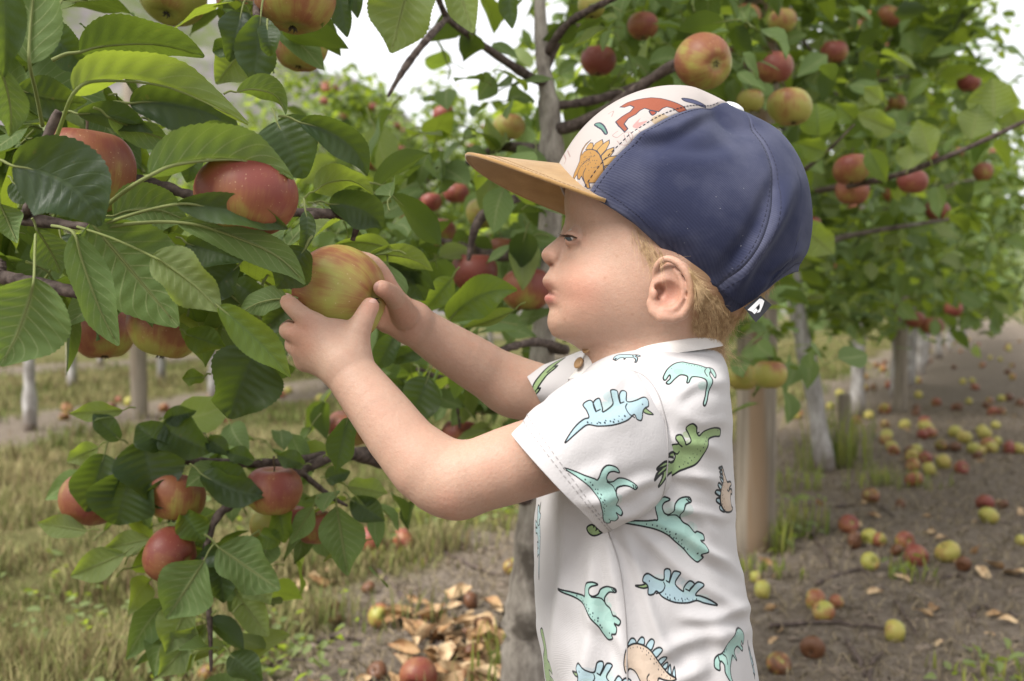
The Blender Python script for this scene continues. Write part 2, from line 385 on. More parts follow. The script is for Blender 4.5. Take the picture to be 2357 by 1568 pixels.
# --- sample the field block by block and polygonise
VOX = 0.0014; BS = 56
lo = np.min([p[2] for p in PRIMS], 0); hi = np.max([p[3] for p in PRIMS], 0)
vg = vdb.FloatGrid(0.02); nb = np.ceil((hi - lo) / (VOX * BS)).astype(int)
for bi in range(nb[0]):
    for bj in range(nb[1]):
        for bk in range(nb[2]):
            o = lo + np.array([bi, bj, bk]) * VOX * BS; e = o + VOX * BS
            act = [p for p in PRIMS if (p[2] < e).all() and (p[3] > o).all()]
            if not act: continue
            ax = [(o[q] + np.arange(BS) * VOX).astype(np.float32) for q in range(3)]
            D = np.full((BS, BS, BS), 0.02, np.float32)
            for op, k, plo, phi, fn in act:
                s_ = [slice(max(0, int((plo[q] - o[q]) / VOX)), min(BS, int((phi[q] - o[q]) / VOX) + 2)) for q in range(3)]
                if any(x.stop <= x.start for x in s_): continue
                s_ = tuple(s_); d = fn(ax[0][s_[0]][:, None, None], ax[1][s_[1]][None, :, None], ax[2][s_[2]][None, None, :]).astype(np.float32)
                A = D[s_]
                if op == 's':
                    d = -d; h = np.clip(0.5 + 0.5 * (d - A) / k, 0, 1); D[s_] = A + (d - A) * h + k * h * (1 - h)
                elif k == 0: D[s_] = np.minimum(A, d)
                else:
                    h = np.clip(0.5 + 0.5 * (d - A) / k, 0, 1); D[s_] = d + (A - d) * h - k * h * (1 - h)
            vg.copyFromArray(np.clip(D, -0.02, 0.02).astype(np.float32), ijk=(bi * BS, bj * BS, bk * BS))
_r = vg.convertToPolygons(0.0)
bp = np.asarray(_r[0], float) * VOX + lo; bq = np.asarray(_r[2]); bt = np.asarray(_r[1]); del vg
# skin colours: a child's own colouring (flush, lips, ears, finger tips), plus shade painted into nostril and mouth slit
bx, by = pix(bp)
col = np.tile(np.array([0.425, 0.274, 0.203]), (len(bp), 1))
def tint(w, c): 
    global col
    w = np.clip(w, 0, 1)[:, None]; col = col * (1 - w) + np.array(c) * w
def blob(x, y, rx, ry, a=0, dmax=None):
    ca, sa = math.cos(R(a)), math.sin(R(a)); dx, dy = bx - x, by - y
    w = np.exp(-0.5 * (((dx * ca + dy * sa) / rx) ** 2 + ((-dx * sa + dy * ca) / ry) ** 2))
    return w
hd = (bp[:, 1] > 0.68) & (bp[:, 1] < 0.86) & (by < 810) & (bx > 1225)
tint(0.55 * blob(1335, 665, 42, 38) * hd, (0.482, 0.220, 0.160))
tint(0.35 * blob(1252, 588, 16, 18) * hd, (0.482, 0.224, 0.164))
tint(0.32 * blob(1545, 670, 55, 75) * (bp[:, 1] < .7135) * hd, (0.499, 0.228, 0.160))
tint(0.5 * blob(1537, 682, 24, 26) * hd, (0.430, 0.166, 0.115))
tint(1.0 * blob(1260, 688, 12, 8, 8) * hd, (0.387, 0.137, 0.119)); tint(0.85 * blob(1257, 660, 10, 8, 15) * hd, (0.404, 0.158, 0.131))
tint(0.35 * blob(1322, 556, 22, 9) * hd, (0.430, 0.207, 0.156))
tint(0.85 * blob(1268, 610, 5, 3.5) * hd, (0.20, 0.07, 0.05))  # shade inside the nostril, painted dark into the skin tone
tint(1.0 * blob(1265, 675, 11, 2.6, 14) * hd, (0.10, 0.03, 0.03))  # shade between the parted lips, painted as a dark line
for fx_, fy_ in ((1456, 724), (1392, 640), (1300, 735), (1420, 590)): tint(0.5 * blob(fx_, fy_, 2, 2) * hd, (0.25, 0.11, 0.06))
scalp = np.clip((bx - 1578) / 16, 0, 1) * (by > 540) * (by < 800) * (bp[:, 1] > .69) * hd + (bx > 1700) * (by < 740) * hd
tint(.8 * scalp * np.clip((800 - by) / 40, 0, 1), (.27, .165, .085))
for tx, ty in ((859, 700), (655, 692), (876, 664), (672, 762), (690, 800), (707, 748), (1030, 1150)): tint(0.40 * blob(tx, ty, 24, 20), (0.464, 0.207, 0.148))
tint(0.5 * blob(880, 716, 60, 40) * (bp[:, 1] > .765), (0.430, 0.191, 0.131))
col = np.clip(col * (1 + (0.05 * vnoise(bp * 45, 8)[:, None] * np.array([[.4, 1, 1.1]]))), 0, 1)
col *= 1 + 0.035 * vnoise(bp * 90, 3)[:, None] + 0.03 * vnoise(bp * 320, 4)[:, None]
m = NT('skin')
oc = m.coord(); tone = m.n('Attribute', {}, 0, attribute_name='tone'); tone = m.mix(m.math('MULTIPLY', m.ramp(m.noise(oc, 620, 4, .7), .42, .72), .22), tone, (.30, .13, .085)); tone = m.mix(m.math('MULTIPLY', m.ramp(m.noise(oc, 60, 4), .45, .75), .16), tone, (.46, .19, .13)); m.set('Base Color', tone); m.set('Roughness', m.math('ADD', .42, m.math('MULTIPLY', m.noise(oc, 300, 3), .22))); m.set('Specular IOR Level', 0.28)
m.set('Subsurface Weight', 0.22); m.set('Subsurface Radius', (0.012, 0.005, 0.003)); m.set('Subsurface Scale', 0.35)
oc = m.coord(); m.bump(m.math('ADD', m.noise(oc, 1100, 3), m.math('MULTIPLY', m.noise(oc, 330, 3), 1.6)), 0.34, 0.0007)
skin = m.m
body = mesh('body', cam2world(bp), [bq, bt] if len(bt) else [bq], skin, PR, True, colors={'tone': np.c_[np.clip(col, 0, 1), np.ones(len(col))]})
# thumb and finger nails, lashes and brows are built with the details
# ================================================================== clothes and hair
def raster(img, poly, colr, ss=3, alpha=1.0):
    """fill a polygon (texture pixels) into img (h, w, 3) with antialiasing"""
    poly = np.asarray(poly, float); H, Wd = img.shape[:2]
    x0, y0 = np.floor(poly.min(0)).astype(int) - 1; x1, y1 = np.ceil(poly.max(0)).astype(int) + 2
    x0, y0, x1, y1 = max(x0, 0), max(y0, 0), min(x1, Wd), min(y1, H)
    if x1 <= x0 or y1 <= y0: return
    gx_ = x0 + (np.arange((x1 - x0) * ss) + .5) / ss; gy_ = y0 + (np.arange((y1 - y0) * ss) + .5) / ss
    ins = np.zeros((len(gy_), len(gx_)), bool); q = np.roll(poly, -1, 0)
    for (ax, ay), (bx_, by_) in zip(poly, q):
        if ay == by_: continue
        c = (gy_ >= min(ay, by_)) & (gy_ < max(ay, by_)); xi = ax + (gy_ - ay) / (by_ - ay) * (bx_ - ax)
        ins ^= c[:, None] & (gx_[None, :] < xi[:, None])
    cov = ins.reshape(y1 - y0, ss, x1 - x0, ss).mean((1, 3))[..., None] * alpha
    img[y0:y1, x0:x1] = img[y0:y1, x0:x1] * (1 - cov) + np.asarray(colr, float) * cov
def stroke(img, pts, w, colr, closed=False, ss=3):
    p = np.asarray(pts, float)
    if closed: p = np.concatenate([p, p[:1]])
    for a, b in zip(p[:-1], p[1:]):
        d = b - a; L = np.hypot(*d)
        if L < 1e-6: continue
        n = np.array([-d[1], d[0]]) / L * w / 2; e = d / L * w * 0.3
        raster(img, [a - e + n, b + e + n, b + e - n, a - e - n], colr, ss)
def disc(img, c, r, colr, ss=3):
    a = np.arange(8) / 8 * 2 * math.pi; raster(img, np.c_[c[0] + r * np.cos(a), c[1] + r * np.sin(a)], colr, ss)
def to_image(name, img):
    h, w = img.shape[:2]; im = bpy.data.images.new(name, w, h, alpha=False, float_buffer=False)
    px = np.ones((h, w, 4), np.float32); px[..., :3] = np.clip(img[::-1], 0, 1)
    im.pixels.foreach_set(px.ravel()); im.pack(); return im
# printed animals: outlines traced in a 100-unit box (x right, y down), drawn feet up as on the shirt
def closed_spline(p, k=6):
    p = np.asarray(p, float); n = len(p); q = np.concatenate([p[-1:], p, p[:2]])
    t = np.arange(0, n, 1 / k); i = t.astype(int); f = (t - i)[:, None]; a, b, c, d = q[i], q[i + 1], q[i + 2], q[np.minimum(i + 3, len(q) - 1)]
    return 0.5 * (2 * b + (c - a) * f + (2 * a - 5 * b + 4 * c - d) * f ** 2 + (3 * b - a - 3 * c + d) * f ** 3)
TRI = dict(body=[(0,44),(10,37),(22,32),(28,31),(26,24),(22,17),(30,14),(35,22),(36,26),(33,17),(39,13),(43,22),(44,27),(54,19),(52,9),(51,3),(58,2),(60,10),(62,17),(61,6),(64,0),(69,2),(69,14),(78,13),(88,8),(93,10),(94,17),(90,20),(87,24),(86,33),(80,33),(76,29),(68,36),(54,41),(38,41),(26,38),(16,41)],
           lines=[[(69,17),(67,22),(70,29),(77,32)],[(36,26),(41,24)],[(62,17),(66,15)]], extra=[([(89,20),(94,22),(101,25),(93,26),(87,24)], 'g')], eye=(86,17), spots=[(26,36),(31,37),(36,38),(41,38),(45,39),(50,38),(54,38),(59,37),(63,35),(46,36),(55,35),(60,33),(66,32),(39,36),(72,31),(75,31)])
REX = dict(body=[(0,0),(10,6),(20,14),(29,20),(33,22),(38,12),(44,7),(53,9),(57,15),(50,14),(45,16),(43,22),(46,27),(52,27),(58,22),(68,23),(76,29),(75,34),(68,31),(62,32),(56,36),(54,44),(57,52),(57,61),(61,64),(64,71),(60,75),(55,71),(56,77),(52,83),(46,82),(45,87),(38,86),(36,76),(36,66),(33,52),(31,42),(25,30),(14,16)],
           lines=[[(44,27),(52,33),(54,40)],[(74,29),(76,34)],[(72,28),(73,33)]], extra=[], eye=(44,79), spots=[(20,18),(24,23),(27,27),(30,33),(32,38),(34,43),(35,48),(37,52),(36,56),(38,60),(38,65),(39,69),(35,40),(33,35),(38,47),(40,56)])
SAU = dict(body=[(0,92),(4,78),(12,66),(15,58),(10,50),(5,46),(12,40),(20,38),(16,30),(18,24),(26,24),(30,34),(32,40),(40,34),(38,22),(34,12),(42,4),(50,10),(52,20),(56,26),(66,18),(84,14),(100,18),(100,30),(86,30),(72,33),(66,44),(60,58),(46,72),(30,78),(16,82)],
           lines=[[(10,50),(18,56),(22,52)],[(20,38),(26,44)],[(52,22),(56,20)]], extra=[], eye=(95,20), spots=[(20,74),(27,72),(34,70),(40,66),(46,62),(50,57),(55,52),(58,47),(61,41),(64,36),(30,68),(38,62),(44,57),(50,49),(70,30)])
STG = dict(body=[(0,54),(2,30),(8,22),(20,20),(34,24),(46,32),(58,46),(68,58),(80,70),(92,76),(84,80),(70,78),(60,76),(58,92),(56,100),(50,100),(48,88),(44,80),(42,94),(36,100),(30,98),(32,88),(28,80),(20,66),(10,62),(4,70)],
           lines=[[(42,84),(40,74),(44,68)]], extra=[([(4,22),(8,12),(14,12),(18,18),(14,22)], 'b'),([(20,20),(26,10),(32,12),(32,22)], 'b'),([(36,25),(44,12),(50,16),(46,30)], 'b'),([(48,34),(58,24),(64,28),(56,42)], 'b'),([(60,48),(68,40),(74,42),(66,54)], 'b'),([(68,58),(76,50),(78,56),(74,62)], 'b'),([(78,66),(82,54),(84,70)], 'b'),([(86,70),(90,58),(91,74)], 'b')], eye=(4,58),
           spots=[(8,27),(14,26),(20,25),(26,27),(32,29),(37,31),(42,35),(47,40),(52,45),(56,50),(61,56),(66,62),(71,67),(76,72),(30,33),(38,37),(45,45),(52,53),(60,62),(66,70),(74,74),(82,76)])
PTR = dict(body=[(0,38),(4,20),(14,6),(28,0),(40,2),(60,6),(76,12),(84,12),(92,16),(97,26),(92,34),(88,26),(84,22),(82,30),(86,42),(84,60),(80,74),(76,72),(79,58),(74,42),(64,36),(50,34),(46,38),(44,46),(41,46),(40,34),(28,32),(20,40),(14,50),(8,48),(12,40),(9,34),(5,44)],
           lines=[[(76,14),(72,22),(76,32)],[(84,14),(86,22)]], extra=[], eye=(10,20), spots=[(30,5),(36,6),(41,6),(46,8),(52,8),(57,10),(62,11),(66,12),(71,13)])
CRO = dict(body=[(20,0),(34,6),(40,22),(54,24),(58,30),(44,38),(46,56),(60,58),(64,66),(50,72),(52,86),(64,90),(60,100),(30,100),(14,84),(6,60),(4,30),(8,8)],
           lines=[[(40,22),(34,30)],[(46,56),(36,62)]], extra=[], eye=(24,10), spots=[(8,20),(9,30),(10,42),(12,54),(15,66),(20,78),(26,88),(32,95),(14,34),(16,48),(20,60),(26,74)])
DCOL = dict(b=((.60,.69,.725),(.61,.72,.705)), t=((.57,.695,.665),(.62,.73,.70)), g=((.50,.585,.41),(.56,.65,.47)), n=((.71,.64,.575),(.75,.685,.62)))
def dino(img, tpl, M, key, seed=0, lw=2.2, ink=(.07, .08, .09)):
    """M maps the 100-unit box to texture pixels"""
    T = lambda p: np.asarray(p, float) @ M[:, :2].T + M[:, 2]
    s = math.sqrt(abs(np.linalg.det(M[:, :2]))); r = np.random.default_rng(seed); c0, c1 = DCOL[key]
    for p, k in tpl['extra']:
        q = T(closed_spline(p, 4)); raster(img, q, DCOL[k][0]); stroke(img, q, lw, ink, True)
    b = T(closed_spline(tpl['body'])); raster(img, b, c0)
    # watercolour mottling inside the outline
    for _ in range(9):
        c = np.array(tpl['body'])[r.integers(len(tpl['body']))] * .6 + np.mean(tpl['body'], 0) * .4
        raster(img, T(np.c_[c[0] + 9 * np.cos(np.arange(10) * .63), c[1] + 6 * np.sin(np.arange(10) * .63)]), c1 if r.random() < .6 else tuple(np.array(c0) * .9), alpha=.35)
    stroke(img, b, lw, ink, True)
    for l in tpl['lines']: stroke(img, T(spline(l, 8)), lw * .8, ink)
    for x, y in tpl['spots']: disc(img, T([(x + r.normal() * .5, y + r.normal() * .5)])[0], s * r.uniform(.55, 1.05), (.09, .13, .16))
    disc(img, T([tpl['eye']])[0], s * .8, ink)

# ---------------------------------------------------------------- shirt
def shell(name, G, closed, mat, parent, thick=0.0016, uv=None, flip=False):
    """grid G (nu, nv, 3) -> cloth with thickness (outer sheet, inner sheet, hems)"""
    nu, nv = G.shape[:2]; du = np.gradient(G, axis=0)
    dv = (np.roll(G, -1, 1) - np.roll(G, 1, 1)) if closed else np.gradient(G, axis=1)
    N = np.cross(du, dv); N /= np.linalg.norm(N, axis=-1, keepdims=True) + 1e-12
    if flip: N = -N
    I = G - N * thick; V = np.concatenate([G.reshape(-1, 3), I.reshape(-1, 3)]); n = nu * nv
    F = [grid_faces(nu, nv, closed, flip=flip), grid_faces(nu, nv, closed, flip=not flip, off=n)]
    j = np.arange(nv if closed else nv - 1); k = (j + 1) % nv
    F += [np.stack([j, j + n, k + n, k], -1), np.stack([j + n + n - nv, j + n - nv, k + n - nv, k + n + n - nv], -1)]
    U = None if uv is None else np.concatenate([uv.reshape(-1, 2)] * 2)
    return mesh(name, cam2world(V), [np.concatenate(F)], mat, parent, True, uv=U)
NV, NU = 300, 260
tor = np.array([  # y, x_front, x_back, half width mm, power
 (799,1392,1652,52,2.0),(806,1384,1663,58,2.0),(822,1372,1672,74,2.1),(845,1352,1680,92,2.2),(880,1322,1686,107,2.3),(930,1292,1690,113,2.4),(1000,1266,1694,112,2.4),(1080,1250,1699,108,2.4),
 (1160,1238,1704,106,2.4),(1240,1231,1716,106,2.4),(1330,1229,1736,108,2.4),(1430,1232,1746,110,2.4),(1530,1252,1758,112,2.4),(1600,1268,1766,113,2.4),(1690,1282,1772,114,2.4)], float)
ty = np.interp(np.linspace(0, 1, NU), np.linspace(0, 1, len(tor)), tor[:, 0]); tf = pchip(tor[:, 0], tor[:, 1:])(ty); tf[:, 1] = CX + (tf[:, 1] - CX) * np.interp(ty, [800, 900, 1000], [.985, .955, .945])
ang = np.linspace(0, 2 * math.pi, NV, endpoint=False)        # 0 = front, pi/2 = towards the camera, pi = back
ca, sa = np.cos(ang), np.sin(ang)
pw = tf[:, 3][:, None]; xc = (tf[:, 0] + tf[:, 1])[:, None] / 2; hx_ = (tf[:, 1] - tf[:, 0])[:, None] / 2
den = (np.abs(ca)[None] ** pw + np.abs(sa)[None] ** pw) ** (-1 / pw)
px_ = xc - hx_ * ca[None] * den; dep = 0.787 - tf[:, 2][:, None] * 1e-3 * sa[None] * den
X_ = (px_ - CX) * PXM; Z_ = -(ty[:, None] - CY) * PXM + 0 * px_
TG = np.stack([X_, dep, Z_], -1)
# creases: displaced along the normal, each a line on the near side given by its ends in the side view
CREASE = 1.45
def creases(G, lines, N):
    qx, qy = pix(G); near = (G[..., 1] < 0.785)
    for x0, y0, x1, y1, w, a in lines:
        d = np.array([x1 - x0, y1 - y0], float); L = np.hypot(*d); d /= L
        t = ((qx - x0) * d[0] + (qy - y0) * d[1]) / L; s = -(qx - x0) * d[1] + (qy - y0) * d[0]
        wob = 6 * np.sin(t * 7 + x0); s = s + wob
        prof_ = np.exp(-0.5 * (s / w) ** 2) - 0.55 * np.exp(-0.5 * ((s - 2.1 * w) / (1.3 * w)) ** 2)
        f = sstep(t, -0.08, 0.22) * (1 - sstep(t, 0.70, 1.10))
        G = G + N * (CREASE * a * 1e-3 * prof_ * f * near)[..., None]
    return G
def normals(G, closed=True):
    du = np.gradient(G, axis=0); dv = np.roll(G, -1, 1) - np.roll(G, 1, 1); N = np.cross(du, dv)
    return N / (np.linalg.norm(N, axis=-1, keepdims=True) + 1e-12)
TN = -normals(TG)
if (TN[100, 75] @ np.array([0, -1.0, 0])) < 0: TN = -TN
low = sstep(ty, 1150, 1600)[:, None]
nz = vnoise(np.c_[np.repeat(ty / 160, NV), np.tile(np.cos(ang) * 3, NU), np.tile(np.sin(ang) * 3, NU)], 5).reshape(NU, NV)
nz2 = vnoise(np.c_[np.repeat(ty / 60, NV), np.tile(np.cos(ang) * 6, NU), np.tile(np.sin(ang) * 6, NU)], 6).reshape(NU, NV)
TG = TG + TN * ((2.4 * nz + 1.1 * nz2) * 1e-3 * sstep(ty, 840, 1000)[:, None])[..., None]
TG = creases(TG, [(1420,1200,1560,1560,11,2.6),(1405,1215,1440,1640,13,2.8),(1440,1205,1735,1440,12,2.2),(1470,1190,1700,1300,10,1.8),(1500,1170,1690,1190,9,1.6),(1530,1080,1690,1120,10,1.5),(1530,1000,1680,1050,11,1.3),
   (1380,1230,1330,1640,14,2.8),(1300,1180,1275,1600,12,2.2),(1560,1430,1745,1400,12,2.4),(1500,1500,1735,1440,15,2.6),(1450,1640,1640,1520,14,2.0),(1550,905,1670,870,10,1.3),(1560,960,1684,980,12,1.2),(1530,1140,1650,1230,9,1.5),(1640,1440,1700,1640,12,2.0),(1600,1080,1700,1190,9,1.3),(1560,1215,1725,1345,9,1.5),(1350,1400,1560,1640,13,1.6)], TN)
fold = np.sin(ang * 9 + 0.8)[None] * 2.2e-3 * low * (0.6 + 0.4 * np.sin(ang * 4 + 1))[None]
TG = TG + TN * fold[..., None]
TU = np.stack([np.tile(ang / (2 * math.pi), (NU, 1)), np.tile(1 - np.linspace(0, 1, NU)[:, None], (1, NV))], -1)
# sleeves: rings with a top point, a bottom point and a half depth vector
def sleeve(T, B, d, near=True, nu=70, nv=140, tilt=None):
    T = np.array([C3(*q) for q in T]); B = np.array([C3(*q) for q in B]); n = len(T)
    q = spline(np.c_[T, B, np.asarray(d), np.zeros(n) if tilt is None else np.asarray(tilt)], nu)
    T, B, dd, tl = q[:, :3], q[:, 3:6], q[:, 6], q[:, 7]
    c = (T + B) / 2; v = (T - B) / 2; a = np.linspace(0, 2 * math.pi, nv, endpoint=False)
    cs, sn = np.cos(a), np.sin(a); p_ = 2.15; de = (np.abs(cs) ** p_ + np.abs(sn) ** p_) ** (-1 / p_)
    D = np.stack([tl, -dd, 0 * tl], -1)
    return c[:, None] + v[:, None] * (cs * de)[None, :, None] + D[:, None] * (sn * de)[None, :, None]
SG = sleeve([(1478,872,.716),(1440,848,.712),(1394,851,.703),(1342,861,.694),(1288,889,.687),(1230,948,.682),(1169,986,.680)],
            [(1515,1152,.716),(1508,1154,.706),(1490,1168,.698),(1468,1182,.691),(1440,1196,.686),(1412,1210,.683),(1391,1221,.682)],
            [.036,.040,.043,.045,.046,.046,.044], tilt=[.012,.010,.006,.002,0,0,0])
SN = normals(SG)
if SN[30, 35][1] > 0: SN = -SN
qa = np.linspace(0, 2 * math.pi, SG.shape[1], endpoint=False)
sz = vnoise(np.c_[np.repeat(np.arange(SG.shape[0]) / 14, SG.shape[1]), np.tile(np.cos(qa) * 2.2, SG.shape[0]), np.tile(np.sin(qa) * 2.2, SG.shape[0])], 15).reshape(SG.shape[:2])
SG = SG + SN * (sz * 1.5e-3)[..., None]
SG = creases(SG, [(1530,1100,1330,1165,10,1.8),(1525,1140,1400,1205,9,2.0),(1450,860,1290,960,11,1.5),(1270,915,1200,985,8,1.6),(1500,905,1380,1000,16,1.0),(1420,1060,1320,1130,14,1.0),(1350,880,1240,960,8,-1.2)], SN)
FG = sleeve([(1420,820,.832),(1385,800,.850),(1344,806,.862),(1290,826,.868),(1245,842,.871),(1209,858,.872)],
            [(1400,960,.836),(1360,960,.850),(1330,958,.860),(1300,952,.868),(1275,946,.871),(1250,938,.873)], [.034,.037,.038,.038,.037,.036], nu=50, nv=90)
def uvgrid(G): return np.stack([np.tile(np.arange(G.shape[1]) / G.shape[1], (G.shape[0], 1)), np.tile(np.linspace(0, 1, G.shape[0])[:, None], (1, G.shape[1]))], -1)
SU, FU = uvgrid(SG), uvgrid(FG)
BASEC = np.array([0.715, 0.70, 0.705])
def print_map(G, UV, size, prints, seed):
    img = np.empty((size[1], size[0], 3)); img[:] = BASEC
    qx, qy = pix(G); N = normals(G); vis = np.einsum('ijk,ijk->ij', N, G)
    s_ = np.sign(np.mean(vis[G[..., 1] < np.median(G[..., 1])])); vis = vis * s_ > 0
    sz_ = np.array(size)
    for k, (tpl, key, x0, y0, x1, y1, asp, mirror) in enumerate(prints):
        # the print's box runs along (x0,y0)->(x1,y1) in the side view; asp scales its height
        L = np.hypot(x1 - x0, y1 - y0) / 100; e = np.array([(x1 - x0), (y1 - y0)]) / 100; f = np.array([-e[1], e[0]]) * asp * (-1 if mirror else 1)
        cxy = np.array([x0, y0]) + e * 50 + f * 25
        dist = np.where(vis, (qx - cxy[0]) ** 2 + (qy - cxy[1]) ** 2, 1e12); i, j = np.unravel_index(np.argmin(dist), dist.shape)
        if dist[i, j] > 400: continue
        nu, nv = G.shape[:2]; w = 5; i0, i1 = max(i - w, 0), min(i + w, nu - 1); j0, j1 = (j - w) % nv, (j + w) % nv
        duv_j = np.array([2 * w / nv, 0]); duv_i = UV[i1, j] - UV[i0, j]
        Jp = np.array([[qx[i, j1] - qx[i, j0], qx[i1, j] - qx[i0, j]], [qy[i, j1] - qy[i, j0], qy[i1, j] - qy[i0, j]]])
        for c_, (ga, gb) in enumerate(((G[i, j0], G[i, j1]), (G[i0, j], G[i1, j]))):   # keep prints near the outline from smearing
            l3 = np.linalg.norm(gb - ga) / G[i, j, 1] * FPX; lp = np.linalg.norm(Jp[:, c_])
            if lp < .5 * l3: Jp[:, c_] = np.array([[np.sign(Jp[0, c_]) * l3, 0], [0, np.sign(Jp[1, c_]) * l3]][c_])
        Ju = np.array([duv_j, duv_i]).T; A = Ju @ np.linalg.inv(Jp)          # picture -> uv
        M2 = A @ np.array([e, f]).T; o = UV[i, j] + A @ (np.array([x0, y0]) - np.array([qx[i, j], qy[i, j]]))
        S = np.array([[sz_[0], 0], [0, -sz_[1]]]); Mt = S @ M2; ot = S @ o + np.array([0, sz_[1]])
        lw = 2.7 * math.sqrt(abs(np.linalg.det(S @ A)))
        dino(img, tpl, np.c_[Mt, ot], key, seed + k, lw)
    return img
tor_prints = [(PTR,'t',1536,826,1660,834,0.87,0),(SAU,'g',1534,972,1666,966,1.0,0),(STG,'n',1650,1185,1630,1075,.55,0),(REX,'t',1427,1200,1597,1069,1.0,0),(TRI,'b',1656,1316,1472,1306,1.0,1),
 (REX,'t',1276,1362,1431,1294,1.0,0),(TRI,'b',1195,1316,1218,1150,0.8,0),(STG,'n',1440,1450,1576,1462,1.0,0),(TRI,'b',1501,1547,1321,1507,1.0,1),(SAU,'g',1320,1590,1262,1440,0.8,1),(PTR,'t',1740,1440,1600,1490,0.95,1),
 (TRI,'b',1735,1470,1750,1560,0.5,0),(PTR,'b',1408,812,1470,800,1.0,0),(CRO,'g',1345,1215,1395,1190,0.5,0),(REX,'t',1560,1620,1680,1580,.8,0)]
slv_prints = [(TRI,'b',1292,889,1511,889,1.0,0),(REX,'t',1306,1058,1511,1058,0.92,0),(STG,'n',1235,950,1165,1010,0.6,0),(SAU,'g',1507,1062,1600,1010,.5,0)]
far_prints = [(CRO,'g',1245,842,1300,815,1.1,0),(SAU,'g',1250,930,1300,900,.5,0),(STG,'n',1350,830,1390,830,.5,0)]
def cloth(name, img):
    m = NT(name); t = m.n('TexImage', {'Vector': m.coord('UV')}); t.node.image = to_image(name + '_print', img); t.node.interpolation = 'Cubic'
    oc = m.coord(); n = m.noise(oc, 60, 3); c = m.mix(0.10, t, m.mix(n, (.80, .76, .76), (.92, .90, .88)), 'MULTIPLY')
    m.set('Base Color', c); m.set('Roughness', 0.85); m.set('Specular IOR Level', 0.2); m.set('Sheen Weight', 0.15)
    m.set('Subsurface Weight', 0.0)
    wv = m.n('TexWave', {'Vector': oc, 'Scale': 520.0, 'Distortion': 1.5, 'Detail': 1.0}, 1, wave_type='BANDS', bands_direction='DIAGONAL')
    m.bump(m.math('ADD', m.math('MULTIPLY', wv, 0.35), m.math('ADD', m.noise(oc, 700, 2), m.math('MULTIPLY', m.noise(oc, 55, 3), 3.0))), 0.35, 0.0007)
    return m.m
shirt = shell('shirt', TG, True, cloth('shirt_cloth', print_map(TG, TU, (2600, 1300), tor_prints, 40)), PR, uv=TU)
shell('sleeve', SG, True, cloth('near_sleeve_cloth', print_map(SG, SU, (1500, 700), slv_prints, 90)), shirt, uv=SU)
shell('sleeve', FG, True, cloth('far_sleeve_cloth', print_map(FG, FU, (1000, 500), far_prints, 120)), shirt, uv=FU)
plain = NT('plain_cloth', Base_Color=(.60, .57, .55, 1), Roughness=.85); oc = plain.coord(); plain.bump(plain.noise(oc, 600, 3), .3, .0006); plain = plain.m
def collar_ring(y0, rx, ry, tiltf, r):
    a = np.linspace(0, 2 * math.pi, 80); return np.stack([(1520 - CX) * PXM - rx * np.cos(a), 0.785 - ry * np.sin(a), -(y0 - CY) * PXM + tiltf * np.cos(a)], -1)
cr = MB()
rings = [collar_ring(y, rx, ry, -0.006, 0)[:-1] for y, rx, ry in ((812,.0490,.060),(800,.0475,.0555),(789,.0462,.0520),(783,.0450,.0500),(785,.0436,.0485),(800,.0445,.052))]
V = np.concatenate(rings); cr.add(cam2world(V), grid_faces(6, 79, True)); cr.build('collar', plain, shirt)
pl_ = [C3(1378, 806, .772), C3(1368, 822, .778), C3(1352, 850, .786), C3(1330, 880, .79)]
st = spline(pl_, 12); wv_ = np.array([.004, -.014, .002])
G = np.stack([st - wv_ - [0.003, 0, -.002], st - wv_ * .3 - [0.006, 0, -.003], st + wv_ * .4 - [0.006, 0, -.003], st + wv_ - [0.002, 0, -.002]], 1)
mesh('placket', cam2world(G.reshape(-1, 3)), [grid_faces(12, 4)], plain, shirt)
btn = NT('button_wood', Base_Color=(.32, .19, .09, 1), Roughness=.4).m
for k in (2, 7):
    c = st[k] - [.0075, 0.004, -.004]; b_ = MB(); a = np.arange(14) / 14 * 2 * math.pi
    nrm = np.array([-.75, -.45, .45]); nrm /= np.linalg.norm(nrm); s1 = np.cross(nrm, [0, 0, 1.]); s1 /= np.linalg.norm(s1); s2 = np.cross(nrm, s1)
    prof_ = [(0, .0012), (.0028, .0011), (.0042, .0016), (.0050, .0008), (.0046, -.0006), (0, -.0008)]
    V = np.concatenate([c + nrm * h + r_ * (np.cos(a)[:, None] * s1 + np.sin(a)[:, None] * s2) for r_, h in prof_]); b_.add(cam2world(V), grid_faces(6, 14, True)); b_.build('button', btn, shirt)
# seams and hem stitching
def on_cloth(x, y):           # the outermost cloth seen at a picture pixel
    best = 9
    for G in (SG, TG):
        qx, qy = pix(G); d = (qx - x) ** 2 + (qy - y) ** 2 + (G[..., 1] > .785) * 1e9; i = np.unravel_index(np.argmin(d), d.shape)
        if d[i] < 60: best = min(best, G[i][1])
    return C3(x, y, best if best < 5 else .70)
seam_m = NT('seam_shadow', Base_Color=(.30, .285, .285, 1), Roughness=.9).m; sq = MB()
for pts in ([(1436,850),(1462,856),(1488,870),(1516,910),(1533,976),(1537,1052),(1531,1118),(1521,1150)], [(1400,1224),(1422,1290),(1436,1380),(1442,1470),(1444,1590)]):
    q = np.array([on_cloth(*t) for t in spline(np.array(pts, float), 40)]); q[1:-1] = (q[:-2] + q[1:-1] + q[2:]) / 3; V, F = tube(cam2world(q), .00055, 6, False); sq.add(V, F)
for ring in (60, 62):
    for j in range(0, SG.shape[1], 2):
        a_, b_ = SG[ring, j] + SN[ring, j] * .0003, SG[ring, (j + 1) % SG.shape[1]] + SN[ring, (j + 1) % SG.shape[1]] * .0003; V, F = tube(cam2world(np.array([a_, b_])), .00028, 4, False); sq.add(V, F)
sq.build('seam', seam_m, shirt)
